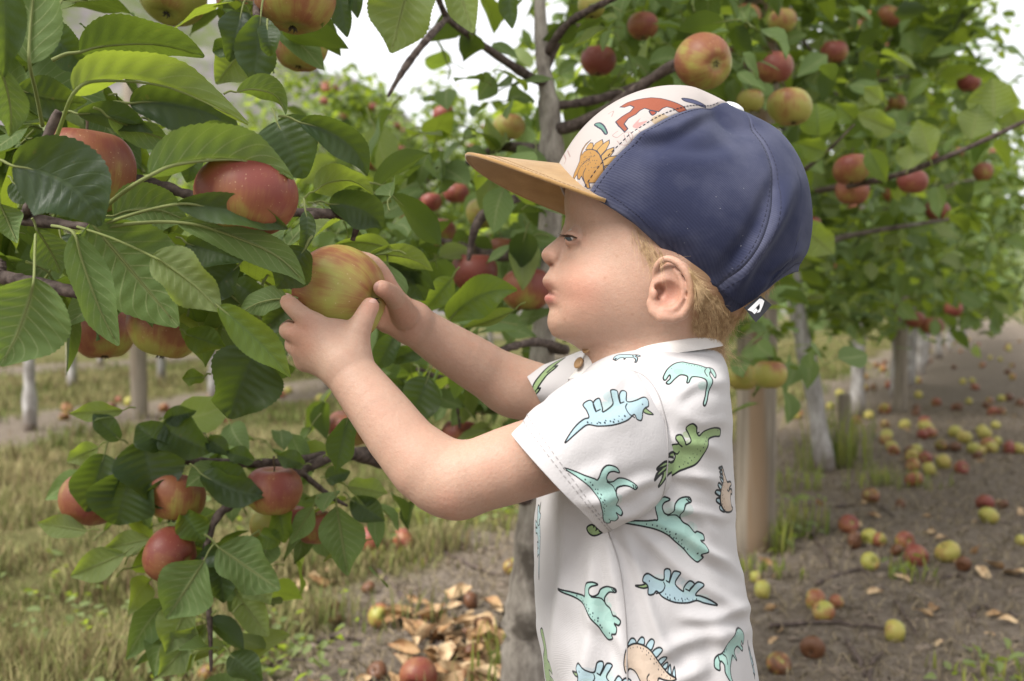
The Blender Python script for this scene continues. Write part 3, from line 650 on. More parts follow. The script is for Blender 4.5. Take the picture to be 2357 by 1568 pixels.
# shorts and shoes (below the picture)
den_ = NT('short_cloth', Base_Color=(.09, .10, .12, 1), Roughness=.9).m
sh = MB()
for d in (.735, .835):
    q = world2cam(np.array([0, 0, .27])); ptsx = [C3(1505, 1600, d), C3(1500, 1720, d), C3(1495, 1880, d)]
    V, F = tube(spline(ptsx, 8), np.linspace(.060, .055, 8), 20, False); sh.add(cam2world(V), F)
sh.build('shorts', den_, PR)
shoe_m = NT('shoe_canvas', Base_Color=(.25, .24, .22, 1), Roughness=.8).m
for h_, t_, _f in feet:
    V, F = tube([h_ + [.012, 0, .002], h_, (h_ + t_) / 2, t_, t_ - [.015, 0, .004]], [.012, .030, .031, .027, .012], 16); mesh('shoe', cam2world(V), F, shoe_m, PR)

# ---------------------------------------------------------------- cap
CO = np.array([1560., 500.]); ff = np.array([-0.888, -0.459]); aa = np.array([0.459, -0.888])
outline = np.array([(1281,372),(1290,346),(1311,313),(1340,289),(1365,260),(1399,235),(1437,218),(1479,209.6),(1542,210.5),(1605,222),(1660,239),(1702,260),(1744,284),(1779,311),(1816,357),(1841,407),(1855,462),(1858,517),(1851,563),(1833,610),(1822,632),(1800,680)], float)
rel = outline - CO; of, oa = rel @ ff, rel @ aa; oth = np.arctan2(oa, of); orr = np.hypot(of, oa)      # angle from the front over the top to the back
sidew = pchip(np.radians([-60, -40, -15, 0, 25, 50, 70, 90]), [185, 205, 226, 229, 226, 221, 222, float(np.interp(math.pi / 2, oth, orr))])
rimt = pchip([0, 30, 62, 90, 110, 136, 150, 165, 180], [-20, -32, -47, -76, -101, -130, -106, -42, 2])
NP_, NT_ = 240, 90
phi = np.linspace(0, 2 * math.pi, NP_, endpoint=False); CG = np.zeros((NT_, NP_, 3))
th = np.linspace(-1.05, math.pi / 2, 700)
rf = np.interp(th, oth, orr, left=orr[0]); rb = np.interp(math.pi - th, oth, orr, right=orr[-1]); rw = sidew(th); RTOP = orr[np.argmin(np.abs(oth - math.pi / 2))]
RIMP = np.array([(1279,376),(1310,412),(1340,440),(1401,475),(1434,497),(1458,512.7),(1521,571.6),(1563,614),(1605,647),(1647,685),(1690,725),(1719,710),(1761,672),(1795,647),(1826,629),(1950,600),(1950,50),(1150,50),(1150,376)], float)
def in_poly(x, y, P0):
    ins = np.zeros(np.shape(x), bool); q = np.roll(P0, -1, 0)
    for (ax, ay), (bx_, by_) in zip(P0, q):
        if ay != by_: ins ^= ((ay > y) != (by_ > y)) & (x < ax + (y - ay) / (by_ - ay) * (bx_ - ax))
    return ins
def rim_theta(p2, r2):        # where the near side of the crown meets the traced hem
    q = CO + (r2 * np.cos(th) * math.cos(p2))[:, None] * ff + (r2 * np.sin(th))[:, None] * aa; dep_ = YM - r2 * np.cos(th) * math.sin(p2) * PXM
    sx, sy = CX + (q[:, 0] - CX) * YM / dep_, CY + (q[:, 1] - CY) * YM / dep_; ins = in_poly(sx, sy, RIMP); k = len(th) - 1
    while k > 0 and (ins[k] or th[k] > .9): k -= 1
    return th[k]
for j, p in enumerate(phi):
    pa = math.degrees(p if p <= math.pi else 2 * math.pi - p); swing = math.exp(-((pa - 50) / 26) ** 2) * (pa > 0)
    c, s = math.cos(p), math.sin(p); R1 = rf if c > 0 else rb; pw_ = 2.25
    wf = np.clip(np.cos(th), 0, 1)
    r_ = ((np.abs(c) / R1) ** pw_ + (np.abs(s) / rw) ** pw_) ** (-1 / pw_)
    top = sstep(th, 1.15, 1.571); r_ = r_ * (1 - top) + top * orr[np.argmin(np.abs(oth - math.pi / 2))]
    sa_ = r_ * np.sin(th); pd = math.degrees(p if p <= math.pi else 2 * math.pi - p); s0 = float(rimt(pd))
    k0 = np.argmax(sa_ > s0); t0 = th[k0]; tt = t0 + (math.pi / 2 - t0) * np.linspace(0, 1, NT_)
    lean = np.radians(15) * swing * (1 - np.linspace(0, 1, NT_)) ** 2.6 * (-1 if p < math.pi else 1)
    for i in range(NT_):
        p2 = p + lean[i]; c2, s2 = math.cos(p2), math.sin(p2); R2 = rf if c2 > 0 else rb
        r2 = ((np.abs(c2) / R2) ** pw_ + (np.abs(s2) / rw) ** pw_) ** (-1 / pw_); r2 = r2 * (1 - top) + top * RTOP
        if i == 0: t0 = rim_theta(p2 if p2 <= math.pi else 2 * math.pi - p2, r2)
        t_ = t0 + (math.pi / 2 - t0) * i / (NT_ - 1); rr = np.interp(t_, th, r2); q = CO + rr * math.cos(t_) * c2 * ff + rr * math.sin(t_) * aa
        CG[i, j] = ((q[0] - CX) * PXM, YM - rr * math.cos(t_) * s2 * PXM, -(q[1] - CY) * PXM)
CN = normals(CG); CN[-1] = CN[-2]
if CN[20, 60][1] > 0: CN = -CN
phd = np.degrees(phi); phs = np.where(phd > 180, 360 - phd, phd)         # 0 front .. 180 back, both sides alike
tpar = np.linspace(0, 1, NT_)
seamA = np.full(NT_, 52.0); seamB = np.full(NT_, 128.0)            # seams of the front and back panels
def dimple(G, A, w): # shallow groove along a meridian, puckered
    d = phs[None, :] - A[:, None]; return G - CN * (np.exp(-0.5 * (d / w) ** 2) * 0.0011 * sstep(1 - tpar, 0.02, 0.15)[:, None])[..., None]
CG = dimple(dimple(CG, seamA, 1.6), seamB, 1.6)
cz = vnoise(np.c_[np.repeat(tpar * 3.2, NP_), np.tile(np.cos(phi) * 3, NT_), np.tile(np.sin(phi) * 3, NT_)], 23).reshape(NT_, NP_)
CG = CG + CN * (cz * 1.1e-3 * sstep(tpar, 0.0, .1)[:, None] * sstep(1 - tpar, .03, .2)[:, None])[..., None]
CG = creases(CG, [(1440,330,1640,262,9,2.4),(1470,350,1700,330,14,-1.6),(1690,690,1830,420,14,3.6),(1660,650,1800,400,12,-2.4),(1720,690,1850,560,11,3.2),(1750,640,1840,600,8,-1.6),(1600,640,1700,690,10,1.3),(1420,480,1600,560,18,.9)], CN)
navy = NT('navy_twill'); oc = navy.coord()
wv = navy.n('TexWave', {'Vector': oc, 'Scale': 260.0, 'Distortion': 0.6, 'Detail': 1.0, 'Detail Scale': 2.0}, 1, wave_type='BANDS', bands_direction='DIAGONAL')
fade = navy.ramp(navy.noise(oc, 26, 4), 0.42, 0.70); ed = navy.n('Attribute', {}, 2, attribute_name='wear')
c = navy.mix(navy.math('ADD', navy.math('MULTIPLY', fade, 0.46), navy.math('MULTIPLY', ed, 0.55), clamp=True), (.027, .031, .064), (.098, .102, .148))
c = navy.mix(navy.math('MULTIPLY', wv, 0.30), c, (.014, .017, .042))
lint = navy.ramp(navy.noise(oc, 420, 1), 0.80, 0.83); c = navy.mix(navy.math('MULTIPLY', lint, .6), c, (.5, .5, .52))
navy.set('Base Color', c); navy.set('Roughness', .9); navy.set('Specular IOR Level', .12); navy.set('Sheen Weight', .12); navy.set('Sheen Tint', (.6, .65, .8, 1))
navy.bump(navy.math('ADD', navy.math('MULTIPLY', wv, .6), navy.noise(oc, 500, 2)), .28, .0006); navy = navy.m
def panel(name, jlist, mat, parent, uv=None, wear=True):
    jj = np.asarray(jlist); G = CG[:, jj]; n = len(jj); V = G.reshape(-1, 3); N = CN[:, jj].reshape(-1, 3)
    I = V - N * 0.0018; m_ = len(V); F = [grid_faces(NT_, n, flip=FLIPC), grid_faces(NT_, n, flip=not FLIPC, off=m_)]
    k = np.arange(n - 1); F.append(np.stack([k, k + m_, k + 1 + m_, k + 1], -1))
    i = np.arange(NT_ - 1) * n; F.append(np.stack([i, i + n, i + n + m_, i + m_], -1)); i = i + n - 1; F.append(np.stack([i, i + m_, i + n + m_, i + n], -1))
    sA = np.minimum(np.abs(phs[jj][None] - seamA[:, None]), np.abs(phs[jj][None] - seamB[:, None]))
    w = np.maximum(np.exp(-(sA / 2.2) ** 2) * .7, np.exp(-(tpar[:, None] / .03) ** 2) * .6 + 0 * sA).ravel()
    w = np.concatenate([w, w]); 
    return mesh(name, cam2world(np.concatenate([V, I])), [np.concatenate(F)], mat, parent, True, uv=None if uv is None else np.concatenate([uv.reshape(-1, 2)] * 2), colors={'wear': np.c_[w, w, w, np.ones(len(w))]})
_d = np.cross(CG[21, 60] - CG[20, 60], CG[20, 61] - CG[20, 60]); FLIPC = bool(_d @ CN[20, 60] < 0) ^ True
FLIPC = not FLIPC if False else FLIPC
cap = None
# split the crown along constant columns nearest the seams (they follow the meridians)
def cols(lo_, hi_): return [int(round(x)) % NP_ for x in np.arange(round(lo_ / 360 * NP_), round(hi_ / 360 * NP_) + 1)]
# front print
qx, qy = pix(CG); 
cimg = np.empty((1000, 1000, 3)); cimg[:] = (.63, .60, .59)
jf = cols(-52, 52); UVF = np.stack([np.tile(np.linspace(0, 1, len(jf)), (NT_, 1)), np.tile(tpar[:, None], (1, len(jf)))], -1)
def cap_affine(x, y):
    GX, GY = qx[:, jf], qy[:, jf]; n = len(jf); half = np.arange(n) >= n // 2
    d = np.where(half[None], (GX - x) ** 2 + (GY - y) ** 2, 1e12); d[:2] = 1e12; d[-3:] = 1e12; i, j = np.unravel_index(np.argmin(d), d.shape); i = np.clip(i, 3, NT_ - 4); j = np.clip(j, 3, n - 4)
    Jp = np.array([[GX[i, j+3]-GX[i, j-3], GX[i+3, j]-GX[i-3, j]], [GY[i, j+3]-GY[i, j-3], GY[i+3, j]-GY[i-3, j]]]); Ju = np.array([UVF[i, j+3]-UVF[i, j-3], UVF[i+3, j]-UVF[i-3, j]]).T
    A = Ju @ np.linalg.inv(Jp); S = np.array([[1000, 0], [0, -1000.]]); A = S @ A
    o = S @ UVF[i, j] + [0, 1000] - A @ np.array([GX[i, j], GY[i, j]]); return A, o
def cdraw(pts, colr, anchor, edge=None, lw=2.2, closed=True, fill=True, straight=False):
    A, o = cap_affine(*anchor); p = np.asarray(pts, float); p = p if straight else closed_spline(p, 5) if closed else spline(p, len(p) * 5); q = p @ A.T + o
    if fill: raster(cimg, q, colr)
    if edge is not None: stroke(cimg, q, lw * math.sqrt(abs(np.linalg.det(A))), edge, closed)
INK = (.15, .15, .21)
an = (1360, 375)              # the ochre plated dinosaur near the brim
cz_ = lambda pts: [(1058.8 + .4407 * x, 183.8 + .4407 * y) for x, y in pts]
for t_ in ([(640,347),(650,322),(664,308),(682,314),(690,335),(682,356)],[(684,352),(700,320),(736,300),(742,320),(736,352),(716,378)],[(712,366),(740,330),(772,304),(774,325),(760,360),(732,396)],[(736,394),(764,360),(796,342),(794,362),(772,396),(738,420)],[(738,420),(772,392),(806,382),(802,402),(772,432),(742,444)],[(742,446),(772,432),(800,440),(796,456),(766,468),(740,468)],[(738,470),(766,470),(782,484),(772,498),(742,496)],[(728,500),(752,502),(760,520),(742,528),(722,516)]):
    cdraw(cz_(t_), (.60, .47, .27), an, INK, 1.6, straight=True)
cdraw(cz_([(664,288),(632,306),(612,336),(606,372),(610,410),(598,440),(580,474),(572,500),(584,506),(602,486),(606,512),(618,516),(630,500),(644,528),(650,556),(662,556),(664,530),(690,530),(720,508),(738,470),(742,425),(728,388),(700,362),(664,350),(632,358),(618,376),(616,352),(630,322)]), (.57, .42, .21), an, INK, 1.8, straight=True)
cdraw(cz_([(604,486),(620,450),(650,424),(676,410)]), None, an, INK, 1.6, False, False); cdraw(cz_([(644,528),(640,490),(656,460)]), None, an, INK, 1.6, False, False)
A_, o_ = cap_affine(*an); r_ = np.random.default_rng(5)
for _ in range(46):
    p_ = np.array([1356 + r_.normal() * 13, 374 + r_.normal() * 13]); disc(cimg, A_ @ p_ + o_, .9 * math.sqrt(abs(np.linalg.det(A_))), INK)
an = (1500, 240)              # the rust coloured runner over the top
cdraw([(1037.1 + .4209 * x, 188.6 + .4209 * y) for x, y in ((920,112),(960,95),(1010,88),(1090,82),(1150,86),(1200,94),(1250,102),(1300,112),(1335,135),(1346,172),(1322,180),(1302,166),(1280,162),(1268,144),(1230,134),(1185,130),(1160,140),(1136,158),(1090,152),(1062,142),(1036,152),(1014,168),(972,182),(948,202),(964,222),(946,232),(918,204),(904,184),(938,168),(984,152),(1004,132),(982,118),(950,122))], (.50, .25, .165), an, INK, 1.8, straight=True)
cdraw([(1494,254),(1500,262),(1510,256)], (.5, .2, .12), an, INK, 2); 
an = (1385, 292)
cdraw([(1366,284),(1378,282),(1390,290),(1396,304),(1392,308),(1384,298),(1374,292)], (.32, .46, .42), an, INK, 2.2)
for pts in ([(1420,300),(1408,310),(1420,316),(1434,306),(1450,304),(1456,316),(1446,330),(1430,332),(1420,324)],[(1470,300),(1476,312),(1492,308),(1520,296),(1540,280),(1536,272)],[(1436,310),(1442,326)],[(1446,306),(1452,322)],[(1296,352),(1302,366),(1298,376)],[(1306,346),(1312,360)],[(1480,316),(1500,300),(1514,302)],[(1400,262),(1412,256),(1408,268)],[(1560,262),(1540,270),(1520,290)]):
    cdraw(pts, None, tuple(np.mean(np.array(pts), 0)), (.55, .47, .46), 1.7, False, False)
cdraw([(1456,290),(1474,272),(1470,282),(1490,278),(1474,290),(1466,296)], (.62, .47, .46), (1470, 284))
cdraw([(1500,272),(1524,262),(1540,268),(1528,280),(1508,284)], (.60, .53, .44), (1520, 272))
cdraw([(1575,224),(1600,230),(1622,240),(1626,247),(1602,240),(1580,232)], (.22, .23, .34), (1600, 238), INK); cdraw([(1640,250),(1660,248),(1676,256),(1660,262)], (.62, .48, .25), (1655, 250), INK)
cdraw([(1322,410),(1330,422),(1340,430),(1332,432)], (.92, .9, .9), (1335, 420))
cpm = NT('cap_print'); t = cpm.n('TexImage', {'Vector': cpm.coord('UV')}); t.node.image = to_image('cap_print_image', cimg); t.node.interpolation = 'Cubic'
cpm.set('Base Color', t); cpm.set('Roughness', .8); oc = cpm.coord(); cpm.bump(cpm.noise(oc, 700, 2), .25, .0005); cpm = cpm.m
cap = panel('cap', jf, cpm, PR, UVF)
cap['label'] = 'cream front panel printed with dinosaurs'
panel('side_panel', cols(52, 128), navy, cap); panel('side_panel', cols(232, 308), navy, cap); panel('back_panel', cols(128, 232), navy, cap)
# dashes of stitching beside the seams, hem stitching
thr = NT('thread', Base_Color=(.018, .02, .045, 1), Roughness=.8).m; sb = MB()
def at_cap(tq, pq):           # point and normal on the crown at (t, degrees)
    i = tq * (NT_ - 1); j = (pq % 360) / 360 * NP_; a, b = int(min(i, NT_ - 2)), int(j); u, v = i - a, j - b; b2 = (b + 1) % NP_
    f = lambda A: (A[a, b] * (1 - u) + A[a + 1, b] * u) * (1 - v) + (A[a, b2] * (1 - u) + A[a + 1, b2] * u) * v
    return f(CG), f(CN)
for sgn in (1, -1):
    for base in (52 + 2.5, 52 - 2.5, 128 + 2.5, 128 - 2.5):
        for t0 in np.arange(.02, .86, .022):
            (p0, n0), (p1, n1) = at_cap(t0, sgn * base), at_cap(t0 + .013, sgn * base); V, F = tube(cam2world(np.array([p0 + n0 * .0001, (p0 + p1) / 2 + n0 * .0003, p1 + n1 * .0001])), .00028, 5, False); sb.add(V, F)
    for p0_ in np.arange(53, 178, 1.25):
        (p0, n0), (p1, n1) = at_cap(.045, sgn * p0_), at_cap(.045, sgn * (p0_ + .75)); V, F = tube(cam2world(np.array([p0 + n0 * .0001, (p0 + p1) / 2 + n0 * .0003, p1 + n1 * .0001])), .00026, 5, False); sb.add(V, F)
sb.build('stitching', thr, cap)
# brim
tan = NT('tan_suede'); oc = tan.coord(); c = tan.mix(tan.ramp(tan.noise(oc, 60, 5), .35, .7), (.30, .175, .066), (.39, .24, .10)); c = tan.mix(tan.math('MULTIPLY', tan.ramp(tan.noise(oc, 900, 2), .5, .7), .35), c, (.26, .14, .05))
tan.set('Base Color', c); tan.set('Roughness', .95); tan.set('Specular IOR Level', .15); tan.set('Sheen Weight', .3); tan.bump(tan.noise(oc, 1000, 3), .5, .0006); tan = tan.m
nb_, mb_ = 90, 26; BG = np.zeros((mb_, nb_, 3)); psi = np.linspace(-1, 1, nb_)
for j, w in enumerate(psi):
    pj, _n = at_cap(0.012, w * 60); pj = pj - _n * .002
    # outer edge in plan: wide, with rounded corners; the near and far edges hang lower than the middle
    sgn = np.sign(w); a = abs(w)
    tip = np.array([(1075 - CX) * PXM, YM, -(362 - CY) * PXM]); e = a ** 1.0
    ang_ = e * math.pi / 2; yy = -sgn * 0.0655 * math.sin(ang_) ** 0.85; ln = math.cos(ang_) ** 0.72
    j0 = np.array([pj[0], yy, pj[2]]); out_ = np.array([tip[0] + (1 - ln) * ((1401 - 1075) * PXM - 0.004) , YM + yy, 0])
    pe_, _n = at_cap(0.012, 60 * sgn); out_[0] = tip[0] + (1 - ln) * (pe_[0] - tip[0]); D1 = tip[2] - (pe_[0] - tip[0]) * .093 - pe_[2]; drop = D1 * (.80 * (1 - ln) + .20 * (abs(yy) / .0655) ** 2)
    out_[2] = tip[2] - (out_[0] - tip[0]) * 0.093 - drop
    s = np.linspace(0, 1, mb_)[:, None]
    mid = pj * (1 - s) + out_ * s
    BG[:, j] = mid
BN = normals(BG); BN[:, 0] = BN[:, 1]; BN[:, -1] = BN[:, -2]
if BN[10, 45][2] < 0: BN = -BN
m_ = nb_ * mb_; th_ = .0011
V = np.concatenate([(BG + BN * th_).reshape(-1, 3), (BG - BN * th_).reshape(-1, 3)]); k = np.arange(nb_ - 1) + (mb_ - 1) * nb_
F = [grid_faces(mb_, nb_), grid_faces(mb_, nb_, flip=True, off=m_), np.stack([k, k + 1, k + 1 + m_, k + m_], -1)]
brim = mesh('brim', cam2world(V), [np.concatenate(F)], tan, cap); 
V, F = tube(cam2world(BG[-1]), .0016, 8); mesh('brim_edge', V, F, tan, cap)
bs_ = MB()
for rr_ in (-3, -7):
    L = BG[rr_] + BN[rr_] * (th_ + .0001)
    for q in range(2, nb_ - 3): V, F = tube(cam2world(np.array([L[q], L[q] * .3 + L[q + 1] * .7])), .00025, 4, False); bs_.add(V, F)
bs_.build('brim_stitching', NT('tan_thread', Base_Color=(.20, .11, .04, 1), Roughness=.9).m, cap)
# top button and side tag
bc, bn = at_cap(1.0, 0); bn = np.array([aa[0], -0.0, -aa[1]]); bn = np.array([bn[0], 0, bn[2]]); s1 = np.array([0, 1., 0]); s2 = np.cross(bn, s1); a = np.arange(20) / 20 * 2 * math.pi
V = np.concatenate([bc + bn * h + r_ * (np.cos(a)[:, None] * s1 + np.sin(a)[:, None] * s2) for r_, h in ((.0085, -.001), (.0088, .0012), (.0075, .0030), (.0045, .0042), (.0005, .0046))])
mesh('top_button', cam2world(V), [grid_faces(5, 20, True)], NT('white_metal', Base_Color=(.75, .75, .76, 1), Roughness=.35, Metallic=.6).m, cap)
tg = [C3(1713, 708, .720), C3(1740, 742, .720), C3(1776, 702, .727), C3(1750, 681, .727)]
def quad_pts(Q, u, v): return (Q[0] * (1 - u) + Q[3] * u) * (1 - v) + (Q[1] * (1 - u) + Q[2] * u) * v
gu, gv = np.meshgrid(np.linspace(0, 1, 8), np.linspace(0, 1, 5), indexing='ij'); V = np.array([quad_pts(tg, u, v) + [0, -.0008 * math.sin(u * 3.1), 0] for u, v in zip(gu.ravel(), gv.ravel())])
tn = np.array([0, -1., 0]); VV = np.concatenate([V + tn * .0005, V - tn * .0005]); q = grid_faces(8, 5); bd = [i * 5 for i in range(8)] + [35 + i for i in range(1, 5)] + [i * 5 + 4 for i in range(6, -1, -1)] + [3, 2, 1]
bd = np.array(bd); bd2 = np.roll(bd, -1)
tagm = mesh('woven_tag', cam2world(VV), [np.concatenate([q, q[:, ::-1] + 40, np.stack([bd, bd2, bd2 + 40, bd + 40], -1)])], NT('black_tape', Base_Color=(.012, .012, .016, 1), Roughness=.7).m, cap, smooth=False)
wh = NT('white_thread', Base_Color=(.75, .75, .77, 1), Roughness=.7).m; lg = MB()
def logo(poly):               # fan polygon raised on the tag
    p = []
    for x, y in poly: x, y = 1058.8 + .4407 * x, 183.8 + .4407 * y; p.append(C3(x, y, .720 + (x - 1713) / 63 * .007 - .0024))
    lg.add(cam2world(np.array(p)), [np.array([[0, i, i + 1]]) for i in range(1, len(p) - 1)])
logo([(1502,1202),(1564,1143),(1568,1166),(1526,1212)]); logo([(1564,1143),(1578,1146),(1580,1186),(1566,1192)]); logo([(1578,1146),(1590,1156),(1580,1186)]); logo([(1566,1192),(1580,1186),(1549,1250),(1537,1238)]); logo([(1526,1212),(1546,1193),(1556,1206),(1538,1224)])
lg.build('emblem', wh, cap, smooth=False)
# ---------------------------------------------------------------- hair, lashes, brow
def strands(name, roots, dirs, lens, rad, mat, parent, npts=7, droop=0.25, curl=0.0, seed=1, toskin=None):
    r = np.random.default_rng(seed); n = len(roots); P_ = np.zeros((n, npts, 3)); P_[:, 0] = roots; d = dirs / np.linalg.norm(dirs, axis=1, keepdims=True)
    st_ = (lens / (npts - 1))[:, None]; side = r.standard_normal((n, 3)) * curl
    for k in range(1, npts):
        d = d + np.array([0, 0, -1.0]) * droop / npts + side / npts; d /= np.linalg.norm(d, axis=1, keepdims=True); P_[:, k] = P_[:, k - 1] + d * st_
    hc = bpy.data.hair_curves.new(name); hc.add_curves([npts] * n)
    hc.attributes['position'].data.foreach_set('vector', cam2world(P_).astype(np.float32).ravel())
    ra = hc.attributes.get('radius') or hc.attributes.new('radius', 'FLOAT', 'POINT')
    prof_ = rad * (1 - 0.75 * np.linspace(0, 1, npts) ** 2); ra.data.foreach_set('value', np.tile(prof_, n).astype(np.float32))
    hc.materials.append(mat); o = obj(name, hc, parent); return o
def hair_mat(name, c0, c1):
    m = NT(name); inf = m.n('HairInfo', {}, 4) if False else m.noise(m.coord(), 260, 2); m.set('Base Color', m.mix(m.ramp(inf, .35, .65), c0, c1)); m.set('Roughness', .42); m.set('Specular IOR Level', .5); return m.m
blond = hair_mat('blond_hair', (.30, .185, .085), (.58, .41, .23))
nb_co = bp                    # body surface, camera axes
bxp, byp = pix(bp)
def pick(mask, n, seed):
    idx = np.flatnonzero(mask); r = np.random.default_rng(seed); return idx[r.integers(len(idx), size=n)]
bodyn = np.zeros(len(bp) * 3, np.float32); body.data.vertices.foreach_get('normal', bodyn); bodyn = bodyn.reshape(-1, 3)
bn_c = np.stack([bodyn @ AR, bodyn @ AF, bodyn @ AU], -1)
def poly_mask(poly):
    p = np.asarray(poly, float); q = np.roll(p, -1, 0); ins = np.zeros(len(bp), bool)
    for (ax, ay), (bx_, by_) in zip(p, q):
        if ay == by_: continue
        c = ((byp > min(ay, by_)) & (byp <= max(ay, by_))); xi = ax + (byp - ay) / (by_ - ay) * (bx_ - ax); ins ^= c & (bxp < xi)
    return ins
headm = (bp[:, 1] > .69) & (bp[:, 1] < .87)
HR = np.random.default_rng(11)
def lay(poly, n, seed, flow, ln, rad=.00011, lift=.10, jit=.14, near=None, name='hair', droop=.1, curl=.5):
    m_ = poly_mask(poly) & headm
    if near is not None: m_ &= (bp[:, 1] < YM) if near else (bp[:, 1] > YM - .03)
    ids = pick(m_, n, seed); q = bp[ids]; nn = bn_c[ids]; f = np.tile(np.asarray(flow, float), (n, 1)); f -= nn * np.sum(f * nn, 1, keepdims=True)
    f /= np.linalg.norm(f, axis=1, keepdims=True)
    return strands(name, q, f + nn * lift + HR.standard_normal(q.shape) * jit, HR.uniform(ln[0], ln[1], n), rad, blond, PR, droop=droop, curl=curl, seed=seed)
lay([(1590,628),(1645,675),(1705,730),(1700,780),(1650,812),(1615,790),(1590,745),(1600,690)], 3600, 3, (.42, 0, -1), (.006, .014), rad=.00008, jit=.11, curl=.35)
lay([(1640,720),(1700,735),(1690,800),(1640,815)], 260, 31, (.2, 0, -1), (.010, .020), lift=.30, jit=.3, rad=.00008, droop=.0)
lay([(1700,730),(1745,660),(1775,620),(1830,620),(1800,700),(1730,760)], 800, 33, (.5, 0, -.8), (.006, .014), lift=.25, jit=.25, rad=.00009)
lay([(1452,510),(1535,582),(1522,600),(1500,600),(1450,540)], 230, 4, (.42, 0, -1), (.012, .030), rad=.00008, lift=.05, jit=.13, near=True, name='sideburn', droop=.15, curl=.35)
lay([(1640,735),(1700,740),(1692,800),(1645,812)], 60, 71, (.5, 0, -.7), (.02, .042), rad=.00007, lift=.5, jit=.4, droop=.3, curl=.9)
lay([(1580,612),(1605,640),(1655,690),(1610,690),(1592,640)], 800, 51, (.5, 0, -.9), (.010, .020), rad=.00008, jit=.12, near=True, curl=.4)
lash = hair_mat('lash', (.030, .018, .010), (.06, .035, .02)); brow = hair_mat('brow_hair', (.22, .13, .07), (.34, .22, .12))
for s in (-1, 1):
    t = np.linspace(0, 1, 46); e = spline([C3(1302, 541, .7590), C3(1310, 541, .7520), C3(1319, 543, .7488), C3(1329, 547.5, .7472)], 46) - [0, .0006, 0]
    d = np.stack([-0.95 + .5 * t, -.55 - .3 * t, -0.50 - .1 * np.sin(t * 3)], -1); e2, d2 = e.copy(), d.copy()
    if s == 1: e2[:, 1] = 2 * YM - e2[:, 1]; d2[:, 1] *= -1
    strands('eyelashes', e2, d2 + HR.standard_normal((46, 3)) * .12, HR.uniform(.005, .0085, 46), .00016, lash, PR, npts=6, droop=-.9, seed=20 + s)
ids = pick(poly_mask([(1299,512),(1316,500),(1345,502),(1368,514),(1366,520),(1342,511),(1318,511),(1303,520)]) & headm & (bp[:, 1] < YM), 230, 8)
q = bp[ids]; strands('eyebrow', q, np.tile([.9, -.2, .15], (len(ids), 1)) + bn_c[ids] * .2 + HR.standard_normal(q.shape) * .15, HR.uniform(.004, .007, len(ids)), .00010, brow, PR, npts=4, droop=0, seed=22)
# fine loose hairs at the nape catching the light are part of the hair above; eye between the lids
eye = NT('eye_white', Base_Color=(.62, .58, .55, 1), Roughness=.15); iris = NT('iris', Base_Color=(.06, .075, .085, 1), Roughness=.1)
for s in (-1, 1):
    c = C3(1324, 549.5, .7605); c[1] = c[1] if s < 0 else 2 * YM - c[1]
    u = np.linspace(0, math.pi, 18); v = np.arange(24) / 24 * 2 * math.pi; r_ = .0082
    V = np.stack([-np.cos(u)[:, None] * r_ + 0 * v[None], np.sin(u)[:, None] * np.cos(v)[None] * r_, np.sin(u)[:, None] * np.sin(v)[None] * r_], -1).reshape(-1, 3)
    e_ = mesh('eye', cam2world(V + c), [grid_faces(18, 24, True)], eye.m, PR)
    d_ = np.array([-.72, -.52 if s < 0 else .52, -.34]); d_ /= np.linalg.norm(d_); s1 = np.cross(d_, [0, 0, 1.]); s1 /= np.linalg.norm(s1); s2 = np.cross(d_, s1); a = np.arange(20) / 20 * 2 * math.pi
    V = np.concatenate([c + r_ * 1.03 * (math.cos(q) * d_ + math.sin(q) * (np.cos(a)[:, None] * s1 + np.sin(a)[:, None] * s2)) for q in (.58, .45, .3, .15, .01)]); mesh('iris', cam2world(V), [grid_faces(5, 20, True)], iris.m, e_)

# nails of the two thumbs
nailm = NT('nail', Base_Color=(.56, .33, .27, 1), Roughness=.25).m
for nm_, c, ax_, nr_ in (('thumbnail', C3(871, 661, .7240), np.array([-.65, -.55, .3]), np.array([-.50, -.84, .22])), ('thumbnail', C3(858, 700, .7118), np.array([.45, .25, .85]), np.array([.62, -.75, .1]))):
    ax_ = ax_ / np.linalg.norm(ax_); nr_ = nr_ - (nr_ @ ax_) * ax_; nr_ /= np.linalg.norm(nr_); sd2 = np.cross(ax_, nr_); u = np.linspace(-1, 1, 9); v = np.linspace(-1, 1, 9); U, Vv = np.meshgrid(u, v, indexing='ij'); k_ = np.maximum(np.abs(U), np.abs(Vv)) / (np.hypot(U, Vv) + 1e-9)
    G = c + (U * k_ * .0040)[..., None] * ax_ + (Vv * k_ * .0034)[..., None] * sd2 + (.0008 - .0016 * (Vv * k_) ** 2 - .0005 * (U * k_) ** 2)[..., None] * nr_
    mesh(nm_, cam2world(np.concatenate([G.reshape(-1, 3), (G - .0006 * nr_).reshape(-1, 3)])), [grid_faces(9, 9), grid_faces(9, 9, flip=True, off=81)], nailm, PR)
